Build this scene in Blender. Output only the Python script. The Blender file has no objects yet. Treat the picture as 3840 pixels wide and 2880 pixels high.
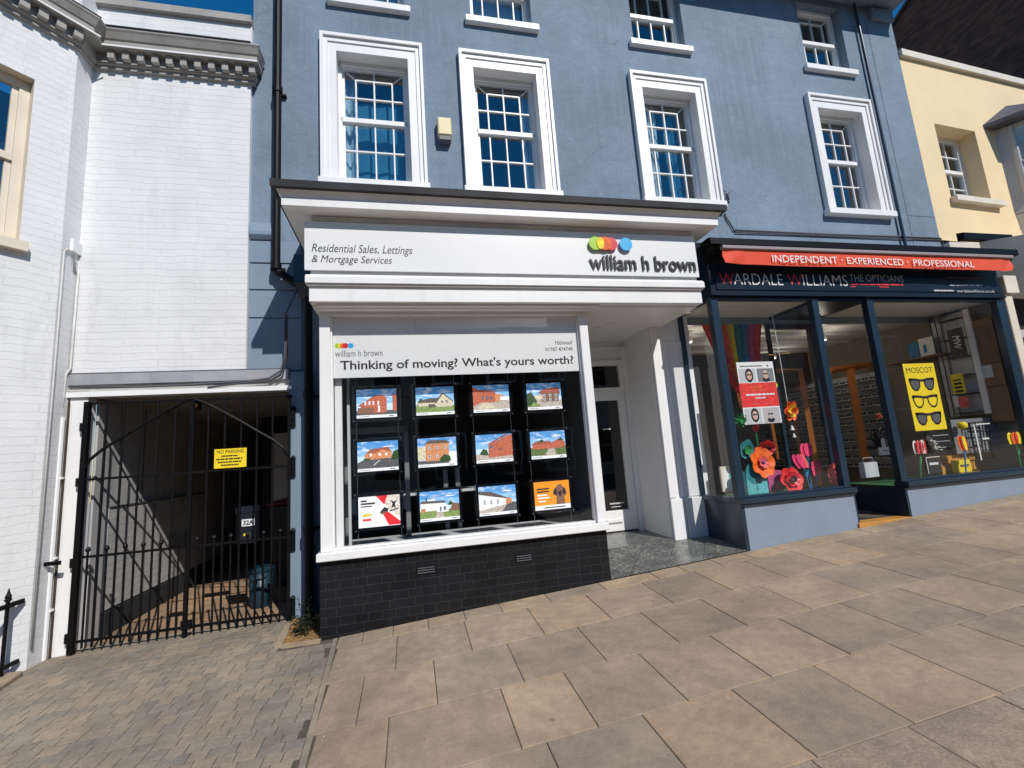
import bpy, bmesh, math, random
from mathutils import Vector, Matrix, noise
random.seed(7)
SC = bpy.context.scene
COL = SC.collection
R = math.radians
# ------------------------------------------------------------------ camera, sky, sun, exposure
CAM = Vector((0, -4.494, 1.65))
YAW, PIT, ROL, FPX = 0.224970, 0.152417, 0.0707443, 1724.78
_f = Vector((math.sin(YAW)*math.cos(PIT), math.cos(YAW)*math.cos(PIT), math.sin(PIT)))
_r0 = Vector((math.cos(YAW), -math.sin(YAW), 0)); _d0 = _f.cross(_r0)
CR = math.cos(ROL)*_r0 + math.sin(ROL)*_d0
CD = -math.sin(ROL)*_r0 + math.cos(ROL)*_d0
cd = bpy.data.cameras.new('camera'); cam = bpy.data.objects.new('camera', cd); COL.objects.link(cam)
cd.sensor_width = 36; cd.lens = FPX/3840*36; cd.clip_end = 2000; cd.clip_start = .05
m = Matrix.Identity(4)
for i in range(3):
    m[i][0] = CR[i]; m[i][1] = -CD[i]; m[i][2] = -_f[i]; m[i][3] = CAM[i]
cam.matrix_world = m
SC.camera = cam
SUN = Vector((-.41, 1, -.97)).normalized()
world = bpy.data.worlds.new('World'); SC.world = world; world.use_nodes = True
nt = world.node_tree; bg = nt.nodes['Background']
sky = nt.nodes.new('ShaderNodeTexSky'); sky.sky_type = 'NISHITA'; sky.sun_disc = False
sky.sun_elevation = math.asin(-SUN.z); sky.sun_rotation = math.atan2(-SUN.x, -SUN.y)
sky.air_density = 1.3; sky.dust_density = 0; sky.ozone_density = 5.0
hs = nt.nodes.new('ShaderNodeHueSaturation'); hs.inputs['Saturation'].default_value = 1.35; hs.inputs['Value'].default_value = 1.15
nt.links.new(sky.outputs[0], hs.inputs['Color']); nt.links.new(hs.outputs[0], bg.inputs[0]); bg.inputs[1].default_value = .082
sd = bpy.data.lights.new('sun', 'SUN'); sd.energy = 3.9; sd.angle = R(.5); sd.color = (1, .955, .89)
so = bpy.data.objects.new('sun', sd); COL.objects.link(so); so.rotation_euler = SUN.to_track_quat('-Z', 'Y').to_euler()
so.location = (6, -12, 14)
SC.view_settings.view_transform = 'Standard'; SC.view_settings.look = 'None'
SC.view_settings.exposure = .10; SC.view_settings.gamma = 1
SC.render.resolution_x = 1024; SC.render.resolution_y = 768
SC.cycles.max_bounces = 8; SC.cycles.transparent_max_bounces = 16

# ------------------------------------------------------------------ measuring helpers (photograph pixel -> point at a known depth)
def ray(u, v): return CR*((u-1920)/FPX) + CD*((v-1440)/FPX) + _f
def onY(u, v, y):
    d = ray(u, v); return CAM + d*((y-CAM.y)/d.y)
def onX(u, v, x):
    d = ray(u, v); return CAM + d*((x-CAM.x)/d.x)
def og(x, y): return onY(2500+x/2.0738, 1100+y/2.0738, 0), None
def o(x, y, d): return onY(2500+x/2.0738, 1100+y/2.0738, d)
def p(x, y, d): return onY(3040+x/2.0738, 1100+y/2.0738, d)
def gz(x, y):
    if x < -.65: return .205 + .022*(x+.65) + .052*min(y, 0) + .0*max(y, 0)
    return .245 + .0615*x + .052*y

# ------------------------------------------------------------------ materials
def newmat(name):
    m = bpy.data.materials.new(name); m.use_nodes = True
    return m, m.node_tree.nodes, m.node_tree.links, m.node_tree.nodes['Principled BSDF']
def nd(N, t, **k):
    n = N.new(t)
    for a, b in k.items():
        if a.startswith('i_'): n.inputs[a[2:].replace('_', ' ')].default_value = b
        else: setattr(n, a, b)
    return n
def c4(c): return (c[0], c[1], c[2], 1)
def ramp(N, L, src, a, b, ca, cb):
    r = N.new('ShaderNodeValToRGB'); r.color_ramp.elements[0].position = a; r.color_ramp.elements[1].position = b
    r.color_ramp.elements[0].color = c4(ca); r.color_ramp.elements[1].color = c4(cb)
    L.new(src, r.inputs[0]); return r.outputs[0]
def mixc(N, L, fac, a, b, mode='MIX'):
    x = N.new('ShaderNodeMix'); x.data_type = 'RGBA'; x.blend_type = mode
    for s, v in ((0, fac), (6, a), (7, b)):
        if hasattr(v, 'is_linked'): L.new(v, x.inputs[s])
        else: x.inputs[s].default_value = v if s == 0 else c4(v)
    return x.outputs[2]
def pos(N): return N.new('ShaderNodeNewGeometry').outputs['Position']
def noise_(N, L, vec, scale, detail=4, rough=.55, sv=None):
    n = nd(N, 'ShaderNodeTexNoise', i_Scale=scale, i_Detail=detail, i_Roughness=rough)
    if sv:
        mp = N.new('ShaderNodeMapping'); mp.inputs['Scale'].default_value = sv; L.new(vec, mp.inputs[0]); vec = mp.outputs[0]
    L.new(vec, n.inputs['Vector']); return n.outputs['Fac']
def bump(N, L, B, h, s, d=.01):
    b = nd(N, 'ShaderNodeBump', i_Strength=s, i_Distance=d); L.new(h, b.inputs['Height']); L.new(b.outputs[0], B.inputs['Normal']); return b
def mul(c, k): return tuple(min(1, x*k) for x in c)
def paint(name, c, rough=.5, var=.12, sc=3, bs=.15, bd=.004, bsc=60, streak=0, metal=0):
    m, N, L, B = newmat(name); P = pos(N)
    f = noise_(N, L, P, sc, 5)
    col = ramp(N, L, f, .3, .7, mul(c, 1-var), mul(c, 1+var))
    if streak:
        s = noise_(N, L, P, 1, 5, .6, (9, 9, .7)); col = mixc(N, L, ramp(N, L, s, .52, .8, (0, 0, 0), (streak,)*3), col, mul(c, .45))
    L.new(col, B.inputs['Base Color']); B.inputs['Roughness'].default_value = rough; B.inputs['Metallic'].default_value = metal
    if bs: bump(N, L, B, noise_(N, L, P, bsc, 3), bs, bd)
    return m
LOWSPEC = ('black_iron_paint', 'black_plastic', 'black_painted_brick', 'black_painted_brick_return', 'navy_sign_board', 'grey_lead', 'slate_roof')
def flat(name, c, rough=.5, emit=0, metal=0):
    m, N, L, B = newmat(name); B.inputs['Base Color'].default_value = c4(c); B.inputs['Roughness'].default_value = rough
    B.inputs['Metallic'].default_value = metal
    if emit: B.inputs['Emission Color'].default_value = c4(c); B.inputs['Emission Strength'].default_value = emit
    return m
def uvec(N, L, u):
    P = pos(N); d = N.new('ShaderNodeVectorMath'); d.operation = 'DOT_PRODUCT'; L.new(P, d.inputs[0]); d.inputs[1].default_value = u
    s = N.new('ShaderNodeSeparateXYZ'); L.new(P, s.inputs[0]); c = N.new('ShaderNodeCombineXYZ')
    L.new(d.outputs['Value'], c.inputs[0]); L.new(s.outputs[2], c.inputs[1]); return c.outputs[0], P
def brick(name, c1, c2, mortar, u=(1, 0, 0), bs=.6, bd=.006, rough=.7, w=.225, h=.075, ms=.006, wob=.012, dirt=0, var=.1, sq=1.0):
    m, N, L, B = newmat(name); V, P = uvec(N, L, u)
    w3 = nd(N, 'ShaderNodeTexNoise', i_Scale=4.5, i_Detail=3); L.new(P, w3.inputs['Vector'])
    sb = N.new('ShaderNodeVectorMath'); sb.operation = 'SUBTRACT'; L.new(w3.outputs['Color'], sb.inputs[0]); sb.inputs[1].default_value = (.5, .5, .5)
    sc = N.new('ShaderNodeVectorMath'); sc.operation = 'SCALE'; L.new(sb.outputs[0], sc.inputs[0]); sc.inputs['Scale'].default_value = wob
    ad = N.new('ShaderNodeVectorMath'); L.new(V, ad.inputs[0]); L.new(sc.outputs[0], ad.inputs[1])
    b = nd(N, 'ShaderNodeTexBrick', i_Scale=1.0, i_Mortar_Size=ms, i_Mortar_Smooth=.25, i_Bias=0.0, i_Brick_Width=w, i_Row_Height=h, squash=sq, squash_frequency=2)
    L.new(ad.outputs[0], b.inputs['Vector'])
    b.inputs['Color1'].default_value = c4(c1); b.inputs['Color2'].default_value = c4(c2); b.inputs['Mortar'].default_value = c4(mortar)
    f = noise_(N, L, P, 2.2, 6, .6)
    col = mixc(N, L, 1.0, b.outputs['Color'], ramp(N, L, f, .3, .72, (1-var,)*3, (1+var,)*3), 'MULTIPLY')
    if dirt:
        s = noise_(N, L, P, 1, 6, .65, (5, 5, 1.0)); col = mixc(N, L, ramp(N, L, s, .55, .8, (0, 0, 0), (dirt,)*3), col, mul(c1, .5))
    L.new(col, B.inputs['Base Color']); B.inputs['Roughness'].default_value = rough
    hm = N.new('ShaderNodeMath'); hm.operation = 'MULTIPLY_ADD'; L.new(b.outputs['Fac'], hm.inputs[0]); hm.inputs[1].default_value = -1.0
    n2 = noise_(N, L, P, 22, 5, .65); L.new(n2, hm.inputs[2])
    bump(N, L, B, hm.outputs[0], bs, bd)
    return m
def glass(name, tint=(.92, .96, .95), boost=1.0, rough=.0, wav=.012):
    m, N, L, B = newmat(name); N.remove(B); out = N['Material Output']
    t = N.new('ShaderNodeBsdfTransparent'); t.inputs[0].default_value = c4(tint)
    g = N.new('ShaderNodeBsdfGlossy'); g.inputs['Roughness'].default_value = rough; g.inputs[0].default_value = (1, 1, 1, 1)
    P = pos(N); n = noise_(N, L, P, 2.0, 2)
    b = nd(N, 'ShaderNodeBump', i_Strength=wav, i_Distance=.3); L.new(n, b.inputs['Height']); L.new(b.outputs[0], g.inputs['Normal'])
    ge = N.new('ShaderNodeNewGeometry'); dt = N.new('ShaderNodeVectorMath'); dt.operation = 'DOT_PRODUCT'; L.new(ge.outputs['Normal'], dt.inputs[0]); L.new(ge.outputs['Incoming'], dt.inputs[1])
    def mt_(op, a, b):
        x = N.new('ShaderNodeMath'); x.operation = op
        for k_, v_ in enumerate((a, b)):
            if hasattr(v_, 'is_linked'): L.new(v_, x.inputs[k_])
            elif v_ is not None: x.inputs[k_].default_value = v_
        return x.outputs[0]
    f5 = mt_('POWER', mt_('SUBTRACT', 1.0, mt_('ABSOLUTE', dt.outputs['Value'], None)), 5.0)
    k = N.new('ShaderNodeMath'); k.operation = 'MULTIPLY_ADD'; k.use_clamp = True; L.new(f5, k.inputs[0]); k.inputs[1].default_value = .45; k.inputs[2].default_value = .07*boost
    mx = N.new('ShaderNodeMixShader'); L.new(k.outputs[0], mx.inputs[0]); L.new(t.outputs[0], mx.inputs[1]); L.new(g.outputs[0], mx.inputs[2])
    L.new(mx.outputs[0], out.inputs[0]); return m
def stone(name, ca, cb, rough=.75, fine=40, speck=.5):
    m, N, L, B = newmat(name); P = pos(N)
    g = N.new('ShaderNodeNewGeometry').outputs['Random Per Island']
    base = ramp(N, L, g, 0, 1, ca, cb)
    hue = N.new('ShaderNodeMath'); hue.operation = 'FRACT'; m7 = N.new('ShaderNodeMath'); m7.operation = 'MULTIPLY'; m7.inputs[1].default_value = 7.31
    L.new(g, m7.inputs[0]); L.new(m7.outputs[0], hue.inputs[0])
    base = mixc(N, L, .55, base, ramp(N, L, hue.outputs[0], 0, 1, mul((ca[0]*.90, ca[1]*.97, ca[2]*1.06), 1), (cb[0]*1.08, cb[1]*.98, cb[2]*.86)))
    f = noise_(N, L, P, 1.7, 7, .65); base = mixc(N, L, 1, base, ramp(N, L, f, .30, .72, (.66, .66, .68), (1.22, 1.19, 1.13)), 'MULTIPLY')
    f2 = noise_(N, L, P, fine*3, 3, .7); base = mixc(N, L, speck, base, ramp(N, L, f2, .3, .72, (.7,)*3, (1.25,)*3), 'MULTIPLY')
    f3 = noise_(N, L, P, 9, 2, .5); base = mixc(N, L, ramp(N, L, f3, .74, .80, (0, 0, 0), (.28,)*3), base, mul(ca, .45))
    vo = nd(N, 'ShaderNodeTexVoronoi', i_Scale=5.0); L.new(P, vo.inputs['Vector'])
    base = mixc(N, L, ramp(N, L, vo.outputs['Distance'], .028, .045, (.5,)*3, (0, 0, 0)), base, mul(ca, .4))
    v3 = nd(N, 'ShaderNodeTexVoronoi', i_Scale=2.3); L.new(P, v3.inputs['Vector'])
    gm = N.new('ShaderNodeMath'); gm.operation = 'MULTIPLY'; L.new(ramp(N, L, v3.outputs['Distance'], .03, .05, (1, 1, 1), (0, 0, 0)), gm.inputs[0]); L.new(ramp(N, L, noise_(N, L, P, 1.3, 1), .5, .56, (0, 0, 0), (.6,)*3), gm.inputs[1])
    base = mixc(N, L, gm.outputs[0], base, mul(ca, .5))
    v2 = nd(N, 'ShaderNodeTexVoronoi', i_Scale=13.0); L.new(P, v2.inputs['Vector'])
    base = mixc(N, L, ramp(N, L, v2.outputs['Distance'], .03, .05, (.7,)*3, (0, 0, 0)), base, (.62, .58, .52))
    f4 = noise_(N, L, P, 14, 6, .75); base = mixc(N, L, 1, base, ramp(N, L, f4, .35, .68, (.84,)*3, (1.12,)*3), 'MULTIPLY')
    L.new(base, B.inputs['Base Color']); B.inputs['Roughness'].default_value = rough
    bump(N, L, B, f2, .35, .003); return m

def stucco(name, c):
    m, N, L, B = newmat(name); P = pos(N)
    a = noise_(N, L, P, .7, 6, .62); b = noise_(N, L, P, 5, 6, .7, (1, 1, 1.6)); d = noise_(N, L, P, 38, 4, .7, (1, 1, 1.5))
    col = ramp(N, L, a, .32, .70, mul(c, .82), mul(c, 1.12)); col = mixc(N, L, 1, col, ramp(N, L, b, .32, .7, (.88, .9, .92), (1.10, 1.08, 1.06)), 'MULTIPLY'); col = mixc(N, L, 1, col, ramp(N, L, d, .3, .7, (.88,)*3, (1.1,)*3), 'MULTIPLY')
    w = nd(N, 'ShaderNodeTexNoise', i_Scale=6.0, i_Detail=6); mp = N.new('ShaderNodeMapping'); mp.inputs['Scale'].default_value = (.55, .55, 3.2); L.new(P, mp.inputs[0]); L.new(mp.outputs[0], w.inputs['Vector'])
    col = mixc(N, L, ramp(N, L, w.outputs['Fac'], .66, .74, (0, 0, 0), (.25,)*3), col, mul(c, .6))
    wn = nd(N, 'ShaderNodeTexNoise', i_Scale=2.5, i_Detail=5); L.new(P, wn.inputs['Vector'])
    wa = N.new('ShaderNodeVectorMath'); wa.operation = 'MULTIPLY_ADD'; L.new(wn.outputs['Color'], wa.inputs[0]); wa.inputs[1].default_value = (.5,)*3; L.new(P, wa.inputs[2])
    cv = nd(N, 'ShaderNodeTexVoronoi', i_Scale=.8, feature='DISTANCE_TO_EDGE'); L.new(wa.outputs[0], cv.inputs['Vector'])
    cm = N.new('ShaderNodeMath'); cm.operation = 'MULTIPLY'; L.new(ramp(N, L, cv.outputs['Distance'], .0015, .005, (1, 1, 1), (0, 0, 0)), cm.inputs[0]); L.new(ramp(N, L, noise_(N, L, P, .9, 2), .5, .6, (0, 0, 0), (.55,)*3), cm.inputs[1])
    col = mixc(N, L, cm.outputs[0], col, mul(c, .4))
    st = noise_(N, L, P, 1.0, 5, .6, (14, 14, .5)); st2 = noise_(N, L, P, .8, 2, .5)
    ml = N.new('ShaderNodeMath'); ml.operation = 'MULTIPLY'; L.new(st, ml.inputs[0]); L.new(st2, ml.inputs[1])
    col = mixc(N, L, ramp(N, L, ml.outputs[0], .26, .38, (0, 0, 0), (.42,)*3), col, mul(c, .62))
    L.new(col, B.inputs['Base Color']); B.inputs['Roughness'].default_value = .8
    h = N.new('ShaderNodeMath'); h.operation = 'ADD'; L.new(d, h.inputs[0]); L.new(b, h.inputs[1]); bump(N, L, B, h.outputs[0], .45, .010)
    return m
M = {}
M['blue'] = stucco('blue_render', (.188, .254, .333))
M['blue_low'] = paint('blue_render_low', (.19, .256, .336), .72, .08, 1.5, .25, .005, 30, .12)
M['wht'] = paint('white_gloss_paint', (.80, .795, .785), .42, .05, 2, .12, .003, 25, .14)
M['whtw'] = paint('white_masonry_paint', (.80, .80, .80), .55, .04, 2, .15, .003, 40, .10)
M['whtd'] = paint('weathered_white_paint', (.55, .54, .52), .6, .15, 3, .2, .004, 30, .3)
M['wbrick'] = brick('white_painted_brick', (.725, .73, .735), (.71, .715, .72), (.70, .705, .71), (1, 0, 0), (.6), .006, .6, ms=.004, w=.62, wob=.06, dirt=.30, var=.06)
M['wbrick_y'] = brick('white_painted_brick_return', (.725, .73, .735), (.71, .715, .72), (.70, .705, .71), (0, 1, 0), (.6), .006, .6, ms=.004, w=.62, wob=.06, dirt=.30, var=.06)
M['wbrick_c'] = brick('white_painted_brick_bay', (.725, .73, .735), (.71, .715, .72), (.70, .705, .71), (.676, .737, 0), (.6), .006, .6, ms=.004, w=.62, wob=.06, dirt=.30, var=.06)
M['passw'] = paint('grey_white_boards', (.42, .42, .42), .8, .12, 3, .1, .003, 30, .25); M['passc'] = paint('shade_darkened_ceiling', (.20, .19, .17), .9, .15, 3, 0)  # white passage boards and ceiling coloured darker so the shade inside is deeper
M['passb'] = brick('shade_dulled_white_brick', (.48, .48, .48), (.44, .44, .44), (.40, .40, .40), (0, 1, 0), .6, .006, .8, ms=.006, wob=.02, dirt=.25, var=.08)  # white brick of the passage wall, dulled in colour for the shade
M['bbrick'] = brick('black_painted_brick', (.009, .0095, .0115), (.013, .0135, .0155), (.030, .031, .033), (1, 0, 0), .9, .006, .55, ms=.0042, wob=.014, var=.3, sq=.52)
M['bbrick_y'] = brick('black_painted_brick_return', (.009, .0095, .0115), (.013, .0135, .0155), (.042, .043, .045), (0, 1, 0), .8, .006, .5, ms=.005, wob=.008, var=.25)
M['dbrick'] = brick('dark_brown_brick', (.17, .065, .036), (.07, .03, .02), (.10, .06, .045), (0, 1, 0), .5, .006, .8, var=.35)
M['rbrick'] = brick('red_brick', (.27, .09, .055), (.2, .07, .045), (.3, .25, .2), (1, 0, 0), .5, .006, .8, var=.2)
M['stone_moul'] = paint('grey_stone_cornice_paint', (.34, .325, .30), .65, .12, 5, .15, .004, 40, .3)
M['cream'] = paint('cream_paint', (.70, .62, .50), .5, .06, 3, .1, .003, 40, .08)
M['yellow'] = paint('yellow_render', (.80, .625, .37), .7, .05, 1.3, .25, .005, 40, .06)
M['buff'] = paint('buff_stone_paint', (.70, .64, .55), .6, .07, 3, .15, .003, 40, .15)
M['oriel'] = paint('pale_grey_paint', (.45, .45, .45), .5, .05, 3, .1, .003, 40, .06)
M['navy'] = paint('navy_gloss_paint', (.014, .032, .055), .28, .12, 3, .06, .002, 40)
M['navysign'] = paint('navy_sign_board', (.012, .022, .038), .35, .1, 2, 0)
M['slateblue'] = paint('slate_blue_panel', (.225, .275, .35), .55, .05, 3, .12, .003, 50, .06)
M['black'] = paint('black_iron_paint', (.005, .005, .006), .5, .25, 12, .15, .002, 60)
M['blackpl'] = flat('black_plastic', (.003, .003, .004), .45)
M['lead'] = paint('grey_lead', (.04, .04, .043), .55, .25, 4, .15, .004, 30, .2)
M['leadl'] = paint('pale_lead_flashing', (.33, .34, .36), .55, .15, 4, .15, .004, 30, .25)
M['slate'] = paint('slate_roof', (.10, .10, .115), .6, .2, 5, .2, .004, 30)
M['room'] = flat('sky_tinted_room_plaster', (.022, .035, .048), .9)  # dark blue stands in for the sky mirrored in the upper panes
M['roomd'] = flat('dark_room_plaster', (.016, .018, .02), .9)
M['shopwall'] = paint('taupe_shop_plaster', (.20, .18, .145), .9, .1, 2, 0)
M['shopfloor'] = paint('oak_shop_floor', (.30, .22, .14), .5, .12, 3, 0)
M['shopceil'] = paint('shop_ceiling_tiles', (.62, .63, .62), .9, .05, 2, 0)
M['grey'] = flat('mid_grey_laminate', (.20, .21, .22), .5)
M['lgrey'] = flat('light_grey_laminate', (.52, .54, .56), .5)
M['glassw'] = glass('window_glass', (.66, .82, .90), 2.6, 0, .02)
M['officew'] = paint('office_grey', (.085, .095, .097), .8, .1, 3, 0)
M['glasss'] = glass('shop_glass', (.985, .99, .988), 1.0, 0, .006)
M['curt'] = paint('blue_white_curtain', (.045, .19, .28), .9, .2, 4, 0)
M['curtw'] = paint('white_curtain', (.62, .66, .68), .9, .08, 4, 0)
M['blind'] = paint('grey_roller_blind', (.50, .53, .56), .9, .06, 3, 0)
M['slab'] = stone('sandstone_slab', (.30, .226, .162), (.405, .312, .226))
M['slabr'] = stone('tooled_slab', (.30, .24, .19), (.36, .285, .225), .85, 24, 1.0)
M['sett'] = stone('grey_brown_sett', (.24, .20, .156), (.335, .282, .222), .8, 30, .6)
M['joint'] = paint('sandy_joint', (.085, .068, .05), .95, .3, 8, .2, .004, 60)
M['kerbst'] = stone('buff_kerb_stone', (.34, .26, .18), (.41, .32, .225))
M['paver'] = stone('terracotta_paver', (.27, .175, .11), (.35, .235, .15), .8, 30, .4)
M['gravel'] = stone('orange_gravel', (.30, .17, .06), (.45, .27, .11), .9, 50, 1)
M['dirt'] = paint('dark_soil', (.05, .035, .02), .95, .3, 8, .3, .01, 40)
M['asphalt'] = paint('asphalt', (.05, .05, .05), .9, .25, 6, .5, .006, 120)
M['leaf'] = paint('dark_green_leaf', (.012, .026, .008), .6, .4, 20, 0)
M['alarm'] = paint('yellowed_cream_plastic', (.72, .60, .33), .45, .05, 5, 0)
M['yel'] = flat('yellow_sign', (.86, .64, .02), .45)
M['ink'] = flat('black_ink', (.01, .01, .01), .5)
M['inkg'] = flat('grey_ink', (.10, .10, .11), .5)
M['paper'] = flat('white_paper', (.80, .80, .79), .5)
M['signw'] = paint('satin_white_sign', (.77, .77, .77), .35, .02, 2, 0)
M['red'] = flat('red_card', (.72, .03, .025), .5)
M['valance'] = paint('orange_red_canvas', (.70, .07, .024), .75, .07, 6, .15, .003, 90)
M['orange'] = flat('orange_card', (.82, .125, .008), .55)
M['orangew'] = paint('orange_painted_wood', (.50, .15, .018), .5, .12, 4, 0)
M['teal'] = flat('teal_card', (.03, .22, .25), .5)
M['cyan'] = flat('cyan_card', (.10, .45, .47), .5)
M['magenta'] = flat('magenta_card', (.48, .07, .22), .5)
M['pink'] = flat('hot_pink_card', (.80, .05, .16), .5)
M['coral'] = flat('coral_card', (.75, .13, .11), .5)
M['green'] = flat('green_card', (.02, .22, .05), .5)
M['purple'] = flat('purple_card', (.15, .05, .35), .5)
M['bluec'] = flat('blue_card', (.03, .20, .42), .5)
M['lime'] = flat('lime_green_disc', (.33, .58, .01), .4)
M['ylw'] = flat('yellow_disc', (.90, .68, .01), .4)
M['reddisc'] = flat('crimson_disc', (.62, .01, .03), .4)
M['skydisc'] = flat('sky_blue_disc', (.02, .40, .75), .4)
M['skin'] = flat('printed_skin', (.62, .42, .33), .5)
M['skin2'] = flat('printed_pale_grey', (.48, .45, .45), .5)
M['wood'] = paint('oak_strip', (.50, .24, .05), .5, .15, 6, 0)
M['card'] = paint('brown_cardboard', (.22, .13, .07), .8, .1, 4, 0)
M['binblue'] = flat('dark_blue_plastic', (.006, .03, .05), .4)
M['binblk'] = flat('dark_bin_plastic', (.008, .012, .02), .45)
M['steel'] = flat('mauve_grey_bar', (.30, .26, .27), .45)
M['chrome'] = flat('silver_bolt', (.6, .6, .6), .3, 0, 1)
M['acry'] = flat('black_acrylic', (.006, .008, .012), .12)
M['acryc'] = glass('clear_acrylic_edge', (.75, .80, .82), 1.5)
for k_ in ('red', 'orange', 'teal', 'cyan', 'magenta', 'pink', 'coral', 'green', 'ylw', 'bluec'):
    c_ = tuple(M[k_].node_tree.nodes['Principled BSDF'].inputs['Base Color'].default_value)[:3]; M[k_] = paint(M[k_].name+'_mottled', c_, .6, .28, 26, .1, .002, 80)
M['grass'] = paint('green_mat', (.02, .10, .03), .9, .3, 20, 0)
M['tile'] = None
M['lamp'] = flat('amber_lamp', (.8, .35, .08), .3)
def tilefloor():
    m, N, L, B = newmat('marbled_grey_tiles'); P = pos(N)
    w = nd(N, 'ShaderNodeTexNoise', i_Scale=6, i_Detail=4); L.new(P, w.inputs['Vector'])
    ad = N.new('ShaderNodeVectorMath'); ad.operation = 'MULTIPLY_ADD'; L.new(w.outputs['Color'], ad.inputs[0]); ad.inputs[1].default_value = (.25,)*3; L.new(P, ad.inputs[2])
    v = nd(N, 'ShaderNodeTexVoronoi', i_Scale=17.0, feature='DISTANCE_TO_EDGE'); L.new(ad.outputs[0], v.inputs['Vector'])
    vein = ramp(N, L, v.outputs['Distance'], .0, .06, (.32, .33, .32), (.095, .10, .098))
    f = noise_(N, L, P, 5, 5); vein = mixc(N, L, 1, vein, ramp(N, L, f, .3, .7, (.7,)*3, (1.5, 1.45, 1.3)), 'MULTIPLY')
    V = N.new('ShaderNodeVectorRotate'); V.rotation_type = 'Z_AXIS'; V.inputs['Angle'].default_value = R(38); L.new(P, V.inputs['Vector'])
    b = nd(N, 'ShaderNodeTexBrick', i_Scale=1.0, i_Mortar_Size=.004, i_Brick_Width=.33, i_Row_Height=.33, offset=0); L.new(V.outputs[0], b.inputs['Vector'])
    col = mixc(N, L, b.outputs['Fac'], vein, (.05, .05, .05)); L.new(col, B.inputs['Base Color']); B.inputs['Roughness'].default_value = .28
    return m
M['tile'] = tilefloor()

for m_ in bpy.data.materials:
    if m_.name in LOWSPEC: m_.node_tree.nodes['Principled BSDF'].inputs['Specular IOR Level'].default_value = .15
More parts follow.
